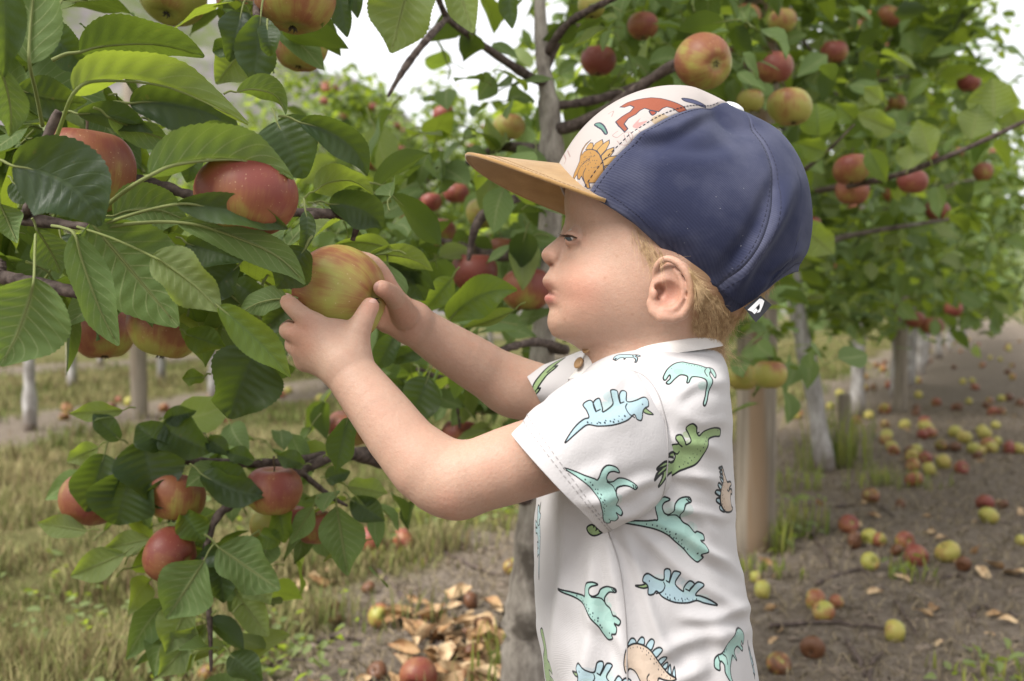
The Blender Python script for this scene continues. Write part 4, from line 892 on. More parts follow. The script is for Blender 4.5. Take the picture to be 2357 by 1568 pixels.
# ================================================================== ground and hills
def rowx(y): return 0.09 + 0.46 * (y - 1.5)          # the child's tree row runs away to the right
def rowx2(y): return rowx(y) - 4.75                  # the next row to the left
def sgrid(a, b, fine, n):                            # coordinates dense around 0, sparse far out
    t = np.linspace(-1, 1, n); k = 5.2
    s = np.sinh(k * t) / math.sinh(k); return np.where(s < 0, -a * s * -1, b * s)
gxs = np.sinh(np.linspace(-math.asinh(4000), math.asinh(4000), 560)) * 0.06
gys = np.concatenate([np.linspace(-6, 1.0, 24), 1.0 + np.sinh(np.linspace(0, math.asinh(9000), 460))[1:] * 0.055])
GXm, GYm = np.meshgrid(gxs, gys, indexing='ij')
def ground_h(X, Y):
    X, Y = np.asarray(X, float), np.asarray(Y, float); p = np.stack([X, Y, 0 * X], -1)
    near = np.clip(1 - np.hypot(X, Y) / 45, 0, 1); rough = np.clip(1 - np.hypot(X, Y) / 9, 0, 1)
    return near * 0.020 * vnoise(p * 1.7, 1) + rough * (0.010 * vnoise(p * 6, 2) + 0.007 * vnoise(p * 17, 3) + 0.004 * vnoise(p * 42, 4))
def soil_mask(X, Y):
    X, Y = np.asarray(X, float), np.asarray(Y, float); p = np.stack([X, Y, 0 * X], -1)
    w = 0.22 * vnoise(p * 1.3, 11) + 0.10 * vnoise(p * 4.5, 12)
    d1 = X - rowx(Y); d2 = np.abs(X - rowx2(Y)); d3 = np.abs(X - rowx2(Y) + 4.75)
    base = np.where(Y < 3.0, 0.95 - 0.0 * Y, 0.80)
    s1 = np.clip((d1 + base + w) / 0.22, 0, 1); s1 = s1 * np.clip(1 - (d1 - 2.3 - w) / 0.6 * 0.8, 0, 1)
    s2 = np.clip((0.75 + w - d2) / 0.3, 0, 1); s3 = np.clip((0.75 + w - d3) / 0.3, 0, 1)
    return np.clip(np.maximum(np.maximum(s1, s2), s3), 0, 1)
GZ = ground_h(GXm, GYm); sm = soil_mask(GXm, GYm).ravel()
soil = NT('soil'); oc = soil.coord(); fine = soil.noise(oc, 38, 8, .7); mid = soil.noise(oc, 5, 6, .6); grit = soil.noise(oc, 160, 4, .6)
s_c = soil.mix(soil.ramp(fine, .34, .68), (.085, .068, .056), (.285, .240, .195)); s_c = soil.mix(soil.math('MULTIPLY', soil.ramp(mid, .35, .65), .45), s_c, (.17, .135, .105))
s_c = soil.mix(soil.math('MULTIPLY', soil.ramp(grit, .60, .74), .5), s_c, (.40, .33, .25)); s_c = soil.mix(soil.math('MULTIPLY', soil.ramp(soil.noise(oc, 11, 5, .7), .56, .68), .55), s_c, (.065, .05, .038))
g_c = soil.mix(soil.ramp(soil.noise(oc, 2.2, 5), .36, .64), (.19, .165, .075), (.115, .135, .045)); g_c = soil.mix(soil.ramp(soil.noise(oc, 55, 5, .7), .35, .7), (.085, .078, .035), g_c)
sa_ = soil.n('Attribute', {}, 2, attribute_name='bare'); soil.set('Base Color', soil.mix(sa_, g_c, s_c)); soil.set('Roughness', .97); soil.set('Specular IOR Level', .03)
soil.bump(soil.math('ADD', soil.math('MULTIPLY', fine, 1.5), soil.math('MULTIPLY', grit, .5)), .9, .012)
V = np.stack([GXm, GYm, GZ], -1).reshape(-1, 3)
gr = mesh('ground', V, [grid_faces(len(gxs), len(gys), flip=True)], soil.m, colors={'bare': np.c_[sm, sm, sm, np.ones(len(sm))]}); tag(gr, kind='structure')
# hills: a bare rocky slope rising to the left and a wooded ridge behind the orchard
def hill(name, x0, x1, y0, depth, hfun, mat, n=120, m_=40):
    u = np.linspace(x0, x1, n); v = np.linspace(0, 1, m_); U, Vv = np.meshgrid(u, v, indexing='ij'); p = np.stack([U / 14, Vv * 6, 0 * U], -1)
    Z = hfun(U) * np.sin(Vv * math.pi * .5) ** .8 * (1 + .10 * vnoise(p, 5) + .05 * vnoise(p * 3, 6)) - .5
    return tag(mesh(name, np.stack([U, y0 + depth * Vv, Z], -1).reshape(-1, 3), [grid_faces(n, m_, flip=True)], mat), kind='structure')
rock = NT('rock_slope'); oc = rock.coord(); c = rock.mix(rock.ramp(rock.noise(oc, .16, 8, .65), .35, .68), (.085, .075, .08), (.185, .165, .165)); c = rock.mix(rock.ramp(rock.noise(oc, .33, 6, .7), .44, .58), c, (.085, .105, .035)); rock.set('Base Color', c); rock.set('Roughness', 1)
wood = NT('wooded_hill'); oc = wood.coord(); c = wood.mix(wood.ramp(wood.noise(oc, .25, 8, .7), .3, .7), (.035, .055, .02), (.13, .15, .06)); wood.set('Base Color', c); wood.set('Roughness', 1)
hill('rocky_hillside', -120, 20, 62, 60, lambda x: np.interp(x, [-120, -60, -24, -14, -6, 4, 20], [48, 42, 29, 24, 18.5, 11, 3]), rock.m)
hill('distant_ridge', -260, 320, 150, 90, lambda x: 20 + 16 * np.exp(-((x + 40) / 60.) ** 2) + 6 * np.sin(x / 37.) + 3 * np.sin(x / 13. + 1), wood.m, n=200)

# ================================================================== leaves
def leaf_mat(name, top0, top1, under, trans, gloss=.46, spec=.34, mixf=.30):
    m = NT(name); g = m.t.nodes.new('ShaderNodeNewGeometry'); oi = m.t.nodes.new('ShaderNodeObjectInfo'); uv = m.sep(m.coord('UV'))
    rnd = m.math('FRACT', m.math('ADD', oi.outputs['Random'], m.n('Attribute', {}, 2, attribute_name='tint')))
    av = m.math('ABSOLUTE', uv[1]); oc = m.coord()
    lat = m.math('ABSOLUTE', m.math('SUBTRACT', m.math('FRACT', m.math('SUBTRACT', m.math('MULTIPLY', uv[0], 8.5), m.math('MULTIPLY', av, 2.4))), .5))
    vein = m.math('MAXIMUM', m.math('MULTIPLY', m.ramp(lat, .09, .02), m.math('SUBTRACT', 1.0, m.math('MULTIPLY', av, .7))), m.ramp(av, .075, .03))
    blot = m.noise(oc, 45, 4)
    top = m.mix(m.ramp(m.math('ADD', m.math('MULTIPLY', rnd, .7), m.math('MULTIPLY', blot, .35)), .15, .85), top0, top1); top = m.mix(m.math('MULTIPLY', vein, .22), top, (.14, .20, .08))
    un = m.mix(m.ramp(m.math('ADD', m.math('MULTIPLY', rnd, .6), m.math('MULTIPLY', blot, .4)), .2, .8), under, tuple(v * .72 for v in under)); un = m.mix(m.math('MULTIPLY', vein, .72), un, (.33, .37, .17))
    cells = m.n('TexVoronoi', {'Vector': oc, 'Scale': 420.0}, 0, feature='DISTANCE_TO_EDGE'); un = m.mix(m.math('MULTIPLY', m.ramp(cells, .10, .0), .3), un, tuple(v * .6 for v in under))
    spot = m.ramp(m.noise(oc, 90, 3), .69, .74); top = m.mix(m.math('MULTIPLY', spot, .6), top, (.14, .09, .04))
    petiole = m.ramp(uv[0], -.02, -.04)
    c = m.mix(g.outputs['Backfacing'], top, un); c = m.mix(petiole, c, (.24, .27, .10))
    m.set('Base Color', c); m.set('Roughness', m.math('ADD', gloss, m.math('MULTIPLY', g.outputs['Backfacing'], .3))); m.set('Specular IOR Level', spec)
    m.bump(m.math('ADD', m.math('MULTIPLY', vein, -1.0), m.math('ADD', m.math('MULTIPLY', m.ramp(cells, 0, .12), .25), m.math('MULTIPLY', m.noise(oc, 90, 3), 1.2))), .32, .0006)
    tr = m.t.nodes.new('ShaderNodeBsdfTranslucent'); tc = m.mix(m.math('MULTIPLY', vein, .5), trans, tuple(v * .55 for v in trans)); m.t.links.new(tc, tr.inputs['Color'])
    mx = m.t.nodes.new('ShaderNodeMixShader'); mx.inputs[0].default_value = mixf; m.t.links.new(m.b.outputs[0], mx.inputs[1]); m.t.links.new(tr.outputs[0], mx.inputs[2]); m.t.links.new(mx.outputs[0], m.out.inputs[0]); return m.m
LEAF = leaf_mat('apple_leaf', (.013, .028, .016), (.040, .071, .024), (.135, .205, .070), (.27, .38, .035))
LEAF_B = leaf_mat('apple_leaf_light', (.030, .070, .015), (.080, .135, .025), (.17, .22, .09), (.46, .58, .05), mixf=.42)
def width_profile(u): u = np.clip(u, 0, 1); return np.sin(math.pi * u ** .80) ** .70 * (1 - .38 * np.clip((u - .70) / .30, 0, 1))
def unit_leaf(r, nu, nv, wid=.60):
    """leaf along +x from 0 to 1, upper side +z"""
    u = np.linspace(0, 1, nu); v = np.linspace(-1, 1, nv); U, Vv = np.meshgrid(u, v, indexing='ij')
    w = width_profile(U) * wid / 2 * (1 + .05 * np.sin(U * 38) * (np.abs(Vv) > .95)); arch = r.uniform(.02, .16); fold = r.uniform(.05, .55); tw = r.normal() * .35; bend = r.normal() * .08
    a = tw * (U - .3) ; y = w * Vv * math.cos(fold); z = np.abs(w * Vv) * math.sin(fold) + .03 * r.normal() * np.sin(U * 9 + 2 * Vv) * np.abs(Vv) - arch * (U ** 2) * 1.6 + .2 * arch * U
    y, z = y * np.cos(a) - z * np.sin(a) * .3, z + y * np.sin(a)
    y = y + bend * np.sin(U * math.pi)
    return np.stack([U, y, z], -1).reshape(-1, 3), np.stack([U, Vv], -1).reshape(-1, 2), grid_faces(nu, nv, flip=False)
lr = np.random.default_rng(31)
LEAF_ME = []
def with_petiole(V, U, F, r, L=.34):
    p = spline([(-L, 0, -.10 * r.uniform(.2, 1.5)), (-L * .5, .02 * r.normal(), 0.0), (0.02, 0, -.004), (.25, V[:, 1].mean() * .0, -.006)], 6); T, TF = tube(p, [.020, .016, .015, .015, .013, .006], 4, False)
    n = len(V); return np.concatenate([V, T]), np.concatenate([U, np.tile([-.1, 0.], (len(T), 1))]), [F] + [f + n for f in TF]
for k in range(14):
    V, U, F = unit_leaf(lr, 9, 5); V, U, F = with_petiole(V, U, F, lr)
    LEAF_ME.append([mesh('leaf', V, F, mt, uv=U, link=False) for mt in (LEAF, LEAF_B)])
LOW = []
for k in range(10):
    V, U, F = unit_leaf(lr, 4, 3); LOW.append((V, U, F))
def rotations(nrm, heading, r):
    """matrices with x along the leaf, z its upper side"""
    z = nrm / np.linalg.norm(nrm, axis=1, keepdims=True); x = heading - np.sum(heading * z, 1, keepdims=True) * z; x /= np.linalg.norm(x, axis=1, keepdims=True) + 1e-9
    return np.stack([x, np.cross(z, x), z], -1)
def leaf_stuff(name, P_, M, S, mat, parent, seed, low=LOW):
    r = np.random.default_rng(seed); k = r.integers(len(low), size=len(P_)); Vs, Us, Fs, Ks, off = [], [], [], [], 0
    for q in range(len(low)):
        i = np.flatnonzero(k == q)
        if not len(i): continue
        V, U, F = low[q]; n = len(V)
        VV = np.einsum('nij,vj->nvi', M[i] * S[i][:, None, None], V) + P_[i][:, None]
        Vs.append(VV.reshape(-1, 3)); Us.append(np.tile(U, (len(i), 1))); Fs.append((F[None] + (np.arange(len(i)) * n)[:, None, None]).reshape(-1, F.shape[1]) + off); off += len(i) * n
        Ks.append(np.repeat(r.random(len(i)), n))
    K = np.concatenate(Ks); o = mesh(name, np.concatenate(Vs), [np.concatenate(Fs)], mat, parent, True, np.concatenate(Us), {'tint': np.c_[K, K, K, np.ones(len(K))]}); o['kind'] = 'stuff'; return o
def leaf_part(parent, p, M, s, me):
    o = bpy.data.objects.new('leaf', me); COL.objects.link(o); o.parent = parent; o.matrix_parent_inverse = Matrix.Translation(-Vector(parent.location))
    T = Matrix.Identity(4)
    for a in range(3):
        for b in range(3): T[a][b] = M[a][b] * s
        T[a][3] = p[a]
    o.matrix_basis = T; return o

# ================================================================== apples
ap = NT('apple_skin'); oi = ap.t.nodes.new('ShaderNodeObjectInfo'); oc = ap.coord(); cs_ = ap.n('SeparateColor', {0: oi.outputs['Color']}); sep_ = ap.t.nodes.new('ShaderNodeSeparateColor'); ap.t.links.new(oi.outputs['Color'], sep_.inputs[0])
red, rot, sd_ = sep_.outputs[0], sep_.outputs[1], sep_.outputs[2]
xyz = ap.sep(oc); ang_n = ap.math('ARCTAN2', xyz[1], xyz[0])
off = ap.n('CombineXYZ', {0: ap.math('MULTIPLY', sd_, 37.0), 1: ap.math('MULTIPLY', sd_, 91.0), 2: 0.0})
vv = ap.n('VectorMath', {0: oc, 1: off}, operation='ADD')
stc = ap.n('CombineXYZ', {0: ap.math('MULTIPLY', ang_n, 4.2), 1: ap.math('MULTIPLY', xyz[2], .55), 2: ap.math('MULTIPLY', sd_, 50.0)})
stripe = ap.noise(stc, 2.6, 5, .68); patch = ap.noise(vv, .75, 3); speck = ap.ramp(ap.noise(vv, 17, 1), .70, .76)
f = ap.math('ADD', ap.math('MULTIPLY', red, 1.5), ap.math('ADD', ap.math('MULTIPLY', ap.math('SUBTRACT', patch, .5), 2.6), ap.math('ADD', ap.math('MULTIPLY', ap.math('SUBTRACT', stripe, .5), .85), ap.math('MULTIPLY', xyz[2], .25))))
f = ap.ramp(f, .24, 1.32); c = ap.mix(ap.ramp(patch, .35, .65), (.30, .29, .06), (.37, .29, .075)); c = ap.mix(ap.ramp(f, .0, .5), c, (.26, .110, .042)); c = ap.mix(ap.ramp(f, .4, 1.05), c, (.180, .038, .030))
c = ap.mix(ap.math('MULTIPLY', speck, .42), c, (.56, .42, .24)); rr2 = ap.math('ADD', xyz[0], 0.0)
rad2 = ap.math('SQRT', ap.math('ADD', ap.math('MULTIPLY', xyz[0], xyz[0]), ap.math('MULTIPLY', xyz[1], xyz[1]))); c = ap.mix(ap.ramp(rad2, .30, .08), c, (.30, .29, .08))
c = ap.mix(ap.math('MULTIPLY', ap.ramp(ap.math('ADD', ap.math('MULTIPLY', rot, 1.4), ap.math('MULTIPLY', ap.math('SUBTRACT', ap.noise(vv, 1.4, 4), .5), 1.6)), .45, .75), ap.ramp(rot, .02, .2)), c, (.115, .048, .022))
ap.set('Base Color', c); ap.set('Roughness', ap.math('ADD', .40, ap.math('MULTIPLY', ap.noise(vv, 3, 3), .2))); ap.set('Specular IOR Level', .38); ap.set('Subsurface Weight', .0)
ap.bump(ap.noise(vv, 30, 3), .06, .0008); APPLE = ap.m
STEM = NT('apple_stem', Base_Color=(.075, .05, .025, 1), Roughness=.8).m
def apple_mesh(seed, nu=26, nv=40, squash=.9):
    r = np.random.default_rng(seed); t = np.linspace(0, 1, nu) * math.pi; a = np.arange(nv) / nv * 2 * math.pi
    rr = np.sin(t) * (1 + .0 * t); z = np.cos(t) * squash
    dz = -.30 * np.exp(-(t / .34) ** 2) + .20 * np.exp(-((math.pi - t) / .30) ** 2)
    rad = np.sin(t) ** .86 * (1 + .055 * np.cos(t - .35))
    lob = 1 + .035 * np.cos(5 * a + r.uniform(0, 6))[None] * (np.clip(-np.cos(t), 0, 1) ** 1.5)[:, None] + .02 * np.cos(2 * a + r.uniform(0, 6))[None] + .012 * np.cos(3 * a + r.uniform(0, 6))[None]
    lz = (.05 * np.cos(5 * a + 1)[None] * np.exp(-((math.pi - t) / .55) ** 2)[:, None]) * np.sin(t)[:, None]
    X = (rad[:, None] * lob) * np.cos(a)[None]; Y = (rad[:, None] * lob) * np.sin(a)[None]; Z = (z + dz)[:, None] + lz + .05 * r.normal() * X
    return mesh('apple', np.stack([X, Y, Z], -1).reshape(-1, 3), [grid_faces(nu, nv, True, flip=True)], APPLE, link=False)
AP_ME = [apple_mesh(60 + k, squash=[.88, .92, .84, .95, .9, .86][k]) for k in range(6)]
AP_LO = [apple_mesh(80 + k, 12, 16, [.88, .92, .84][k]) for k in range(3)]
V, F = tube(spline([(0, 0, .58), (.02, .02, .8), (.06, -.02, 1.02), (.12, 0, 1.2)], 7), [.035, .03, .03, .03, .032, .036, .045], 6); STEM_ME = mesh('stem', V, F, STEM, link=False)
cal = MB(); 
for k in range(5):
    a = k / 5 * 2 * math.pi; V, F = tube([(.03 * math.cos(a), .03 * math.sin(a), -.72), (.09 * math.cos(a), .09 * math.sin(a), -.80), (.12 * math.cos(a + .4), .12 * math.sin(a + .4), -.86)], [.03, .025, .006], 4); cal.add(V, F)
_o = cal.build('calyx', NT('apple_calyx', Base_Color=(.05, .04, .025, 1), Roughness=.9).m); CAL_ME = _o.data; bpy.data.objects.remove(_o)
n_ap = [0]
def apple(p, r, axis=(0, 0, 1), red=.6, rot=0.0, label=None, group=None, detail=True, stem=True, squash=None):
    """axis points from the blossom end to the stem end"""
    n_ap[0] += 1; k = n_ap[0]; ar = np.random.default_rng(1000 + k)
    me = (AP_ME if detail else AP_LO)[k % (6 if detail else 3)]
    o = bpy.data.objects.new('apple', me); COL.objects.link(o); o.location = p
    q = Vector(axis).to_track_quat('Z', 'Y'); q = q @ Matrix.Rotation(ar.uniform(0, 6.28), 3, 'Z').to_quaternion()
    o.rotation_mode = 'QUATERNION'; o.rotation_quaternion = q; o.scale = (r, r, r * (1 + ar.normal() * .03)); o.color = (red, rot, ar.random(), 1)
    if detail:
        if stem: s = bpy.data.objects.new('stem', STEM_ME); COL.objects.link(s); s.parent = o
        s = bpy.data.objects.new('calyx', CAL_ME); COL.objects.link(s); s.parent = o
    return tag(o, label, 'apple', group)
# ================================================================== the orchard
def onground(x, y):           # the ground point seen at picture pixel (x, y)
    z = 0.0
    for _ in range(3):
        dz = AF[2] - (y - CY) / FPX * AU[2]; d = (z - CAM[2]) / dz; p = P(x, y, d); z = float(ground_h(p[0], p[1]))
    p[2] = z; return p
bark = NT('bark'); oc = bark.coord(); st_ = bark.n('Mapping', {'Vector': oc, 'Scale': (1, 1, .35)})
c = bark.mix(bark.ramp(bark.noise(st_, 45, 6, .7), .32, .68), (.060, .048, .042), (.195, .165, .145)); c = bark.mix(bark.ramp(bark.noise(oc, 14, 4), .52, .66), c, (.24, .23, .20)); bark.set('Base Color', c); bark.set('Roughness', .9); bark.bump(bark.noise(st_, 70, 5, .7), .7, .003); bark.set('Specular IOR Level', .1); BARK = bark.m
white = NT('painted_bark'); oc = white.coord(); st_ = white.n('Mapping', {'Vector': oc, 'Scale': (1, 1, .4)}); zz = white.sep(oc)[2]
c = white.mix(white.ramp(white.noise(st_, 26, 6, .7), .40, .66), (.40, .38, .365), (.15, .13, .115)); c = white.mix(white.ramp(white.math('ADD', zz, white.math('MULTIPLY', white.noise(oc, 16, 4), .22)), .24, .12), c, (.115, .088, .068)); white.set('Base Color', c); white.set('Roughness', .9); white.bump(white.noise(st_, 60, 5, .7), .7, .003); WHITE = white.m
gb_ = NT('grey_bark'); oc = gb_.coord(); st_ = gb_.n('Mapping', {'Vector': oc, 'Scale': (1, 1, .35)}); c = gb_.mix(gb_.ramp(gb_.noise(st_, 60, 6, .7), .32, .68), (.15, .125, .105), (.42, .38, .33)); c = gb_.mix(gb_.ramp(gb_.noise(oc, 16, 4), .56, .68), c, (.10, .085, .07)); gb_.set('Base Color', c); gb_.set('Roughness', .85); gb_.set('Specular IOR Level', .15); gb_.bump(gb_.noise(st_, 80, 5, .7), .6, .002); GREYB = gb_.m
twigm = NT('twig_bark'); oc = twigm.coord(); c = twigm.mix(twigm.ramp(twigm.noise(oc, 120, 4), .35, .7), (.045, .032, .028), (.15, .115, .10)); twigm.set('Base Color', c); twigm.set('Roughness', .75); twigm.bump(twigm.noise(oc, 300, 3), .5, .0008); twigm.set('Specular IOR Level', .15); TWIG = twigm.m
postm = NT('post_wood'); oc = postm.coord(); st_ = postm.n('Mapping', {'Vector': oc, 'Scale': (1, 1, .05)}); c = postm.mix(postm.ramp(postm.noise(st_, 60, 6, .7), .3, .7), (.10, .08, .058), (.30, .255, .20)); c = postm.mix(postm.ramp(postm.noise(st_, 12, 3), .52, .62), c, (.17, .115, .07)); postm.set('Base Color', c); postm.set('Roughness', .9); postm.bump(postm.noise(st_, 90, 5), .6, .002); POST = postm.m
pipe = NT('pipe_metal', Base_Color=(.34, .36, .35, 1), Roughness=.45).m

def limb(pts, rad, name, mat, parent, n=26, sides=9, knots=True, seed=0):
    q = spline(np.c_[np.asarray(pts, float), np.asarray(rad, float)], n); r = np.random.default_rng(seed + len(pts))
    rr = q[:, 3] * (1 + (.10 * r.standard_normal(n) if knots else 0)); V, F = tube(q[:, :3], np.maximum(rr, .0006), sides); return mesh(name, V, F, mat, parent)
def rand_dirs(n, r): d = r.standard_normal((n, 3)); return d / np.linalg.norm(d, axis=1, keepdims=True)
def orient(n, r, droop=.5):
    nrm = rand_dirs(n, r) * .75 + np.array([0, -.12, .75]); hd = rand_dirs(n, r) + np.array([0, 0, -droop]); return rotations(nrm, hd, r)
def crown_points(n, c, half, zr, r, clumps=60, spread=.10):
    cc = r.uniform(-1, 1, (clumps * 3, 3)); rad = np.hypot(cc[:, 0], cc[:, 1]); hgt = (cc[:, 2] + 1) / 2
    keep = rad < (1.0 - .45 * np.clip(hgt - .45, 0, 1)); cc = cc[keep][:clumps]
    # more leaf towards the outside of the crown
    k = r.integers(len(cc), size=n); p = cc[k].copy(); p[:, :2] *= (0.55 + .45 * r.random(n) ** .4)[:, None]
    P_ = np.stack([c[0] + p[:, 0] * half[0], c[1] + p[:, 1] * half[1], zr[0] + (p[:, 2] + 1) / 2 * (zr[1] - zr[0])], -1)
    return P_ + r.standard_normal((n, 3)) * spread
tree_no = [0]
def orchard_tree(x, y, label, group, nleaf, zr=(.74, 2.6), half=(.72, .80), lean=(0, 0), parts=0, size=.076, trunk_r=.034, wash=True, seed=None, spread=.095, clumps=70, trunk_pts=None, pale=.45):
    tree_no[0] += 1; sd = seed or tree_no[0] * 17; r = np.random.default_rng(sd)
    root = empty('apple_tree', (x, y, float(ground_h(x, y))), label, 'tree', group)
    tp = trunk_pts if trunk_pts is not None else [(x, y, -.03), (x + lean[0] * .4, y + lean[1] * .4, .35), (x + lean[0], y + lean[1], .8), (x + lean[0] * 1.1, y + lean[1], 1.5), (x + lean[0] * .9, y + lean[1], zr[1] - .25)]
    limb(tp, np.array([1.35, 1.05, .95, .7, .25]) * trunk_r, 'trunk', WHITE if wash else BARK, root, 22, 10, seed=sd)
    top = np.array(tp[2])
    for k in range(5):
        a = k * 2.4 + r.uniform(0, 1); h = r.uniform(.75, 1.6); L = r.uniform(.45, .75); b = np.array([top[0], top[1], h]); e = b + [math.cos(a) * L * half[0] / .7, math.sin(a) * L, r.uniform(-.12, .35)]
        limb([b, b * .6 + e * .4 + [0, 0, .05], e], [.016, .011, .004], 'limb', BARK, root, 9, 6, seed=sd + k)
    P_ = crown_points(nleaf, (x + lean[0], y + lean[1]), half, zr, r, clumps, spread); M = orient(nleaf, r); S = size * r.uniform(.65, 1.2, nleaf)
    if parts:                 # the leaves nearest the camera are separate pieces
        o_ = np.argsort(P_[:, 1] - .3 * np.abs(P_[:, 0] - P_[:, 1] * .3)); near, rest = o_[:parts], o_[parts:]
        for i in near: leaf_part(root, P_[i], M[i], S[i], LEAF_ME[r.integers(14)][int(r.random() < .35)])
        P_, M, S = P_[rest], M[rest], S[rest]
    k = r.random(len(P_)) < pale
    leaf_stuff('foliage', P_[~k], M[~k], S[~k], LEAF, root, sd); leaf_stuff('foliage', P_[k], M[k], S[k], LEAF_B, root, sd + 1)
    return root, P_
# --- the row behind the child
ROWG = 'apple trees in the row behind the child'
crowns = []
for i, (yy, dx, lean, lab) in enumerate([(2.98, -.02, (-.03, .05), 'apple tree with grey trunk standing just behind the thick wooden post'), (4.2, .0, (-.14, .03), 'apple tree whose pale trunk leans towards the wooden post'),
        (6.2, -.1, (.02, 0), 'apple tree with straight whitewashed trunk and yellow grass at its foot'), (7.35, .06, (0, 0), None), (8.4, .1, (.03, 0), None), (9.8, .12, (0, 0), None), (11.3, .1, (0, 0), None), (12.8, .2, (0, 0), None), (14.6, .3, (0, 0), None),
        (16.6, .3, (0, 0), None), (19, .4, (0, 0), None), (22, .5, (0, 0), None), (26, .6, (0, 0), None), (31, .7, (0, 0), None)]):
    n = [4300, 4300, 4000, 3600, 3400][i] if i < 5 else 3000
    t, q = orchard_tree(rowx(yy) + dx, yy, lab or (f'{["fourth", "fifth", "sixth", "seventh", "eighth"][i - 3]} apple tree of the receding row, counted from the thick wooden post' if i < 8 else 'tiny whitewashed trunk with blurred crown at the far end of the receding row'), ROWG, n, zr=((.80 if i == 0 else .66), 3.0 if i < 3 else 2.62), half=(.82 if i < 2 else .95, .85 if i < 4 else 1.1), lean=lean, clumps=110, parts=(300 if i < 3 else 0), size=.092 if i < 5 else .092)
    crowns.append(q)
# --- rows on the left, across the grass alley
for i, (yy, dx, n, zr, lab) in enumerate([(5.53, .12, 500, (.8, 1.5), 'young whitewashed tree at the picture edge across the grass'), (6.95, .06, 1500, (.76, 2.1), None), (8.3, .0, 4200, (.72, 2.6), None), (9.7, .05, 4200, (.72, 2.7), None), (11.1, 0, 3600, (.7, 2.75), None), (12.6, .05, 3000, (.7, 2.6), None), (14.2, .05, 1800, (.7, 2.6), None), (16.2, 0, 1800, (.7, 2.6), None), (18.5, .1, 1600, (.7, 2.6), None), (21.5, .1, 1600, (.7, 2.6), None), (25, .1, 1600, (.7, 2.6), None), (30, 0, 1600, (.7, 2.6), None)]):
    t, q = orchard_tree(rowx2(yy) + dx, yy, lab or (f'{["second", "third", "fourth", "fifth", "sixth"][i - 1]} tree of the row across the grass, counted from the picture edge' if i < 6 else 'blurred distant apple tree of the row across the grass, hidden among its neighbours'), 'apple trees across the grass alley', n, zr=zr, half=(.75, .85 if i < 5 else 1.1), trunk_r=.028, size=.090, pale=.7); crowns.append(q)
for i, (px_, py_) in enumerate([(166, 890), (372, 880), (478, 838)]):
    g_ = onground(px_, py_); orchard_tree(g_[0], g_[1], ['thin white trunk under low leaves, between the edge tree and the wooden stake', 'thin white trunk just beside the wooden stake across the grass', 'far white trunk seen below the paired apples'][i], 'apple trees in the far left rows', 700, zr=(.80, 1.9), trunk_r=.030, size=.085)
for i in range(9):
    yy = 11.5 + i * 2.6; orchard_tree(rowx2(yy) - 4.7, yy, 'hazy apple tree in the farthest row below the rocky hillside', 'apple trees in the farthest row', 1100, zr=(.7, 2.5), half=(.9, 1.3), size=.10)
# --- posts and stakes
def post(x, y, r, h, label, lean=(0, 0), mat=POST, name='post', cat='post', sides=18):
    z = float(ground_h(x, y)); zs = np.array([-.15, .05, .3 * h, .6 * h, h - .01, h]); rr = np.array([1.02, 1.0, .99, .98, .97, .90]) * r
    V, F = tube(np.stack([x + lean[0] * zs / h, y + lean[1] * zs / h, zs], -1) + [0, 0, z], rr, sides); return tag(mesh(name, V, F, mat), label, cat)
g_ = onground(1748, 1272); post(g_[0], g_[1] + .05, .057, 2.3, 'thick weathered wooden post behind the back of the white shirt')
g_ = onground(322, 962); post(g_[0], g_[1], .052, 2.35, 'round brown stake rising from the grass under the paired apples', lean=(-.03, 0), name='stake', cat='stake')
g_ = onground(2072, 948); post(g_[0], g_[1], .04, 2.2, 'slim grey stake in the tree row right of the whitewashed trunk', name='stake', cat='stake')
g_ = onground(1942, 1060); post(g_[0], g_[1], .030, .30, 'short dark stump standing in tall yellow grass', name='stump', cat='stump')
for k, yy in enumerate((10.6, 14.0)): post(rowx(yy), yy, .05, 2.2, 'distant post among the far trunks of the row', name='stake', cat='stake')['group'] = 'far stakes of the row'

# --- tree just behind the child's hands (trunk seen beside the shirt and above the cap brim)
NT1 = empty('apple_tree', (0.03, 1.5, 0), 'nearest apple tree, its slim grey trunk rising between cap brim and red apples', 'tree', ROWG)
limb([(0.035, 1.5, -.03), P(1205, 1560, 1.5), P(1214, 1400, 1.5), P(1220, 1290, 1.5), P(1236, 1000, 1.5), P(1262, 600, 1.5), P(1270, 380, 1.5), P(1264, 250, 1.5), P(1250, 140, 1.5), P(1243, 20, 1.5), P(1240, -200, 1.5)],
     [.040, .034, .033, .026, .023, .019, .0185, .0155, .0115, .0085, .005], 'trunk', GREYB, NT1, 60, 14)
lim = []
def nl(pts, rad, n=26, name='limb', mat=TWIG): lim.append(np.array([P(*p) for p in pts])); return limb([P(*p) for p in pts], rad, name, mat, NT1, n, 8, seed=len(lim))
nl([(1260,190,1.5),(1222,178,1.47),(1150,132,1.42),(1085,85,1.36),(1030,42,1.3),(1000,-30,1.25)], [.0085,.0075,.006,.005,.0045,.004])
nl([(1029,42,1.30),(985,88,1.22),(935,152,1.2),(893,222,1.18)], [.004,.0045,.004,.002])
nl([(1268,245,1.5),(1340,236,1.5),(1400,222,1.5),(1480,192,1.48),(1570,150,1.45)], [.008,.007,.0065,.006,.004])
nl([(1272,300,1.5),(1330,286,1.47),(1400,252,1.43),(1470,202,1.4),(1560,140,1.36),(1650,90,1.3)], [.010,.0095,.009,.0085,.006,.003])
nl([(1254,130,1.5),(1300,62,1.45),(1360,22,1.4),(1450,-20,1.35)], [.007,.006,.005,.004])
nl([(1256,160,1.5),(1290,90,1.5),(1330,60,1.5),(1390,70,1.48)], [.007,.005,.004,.002])
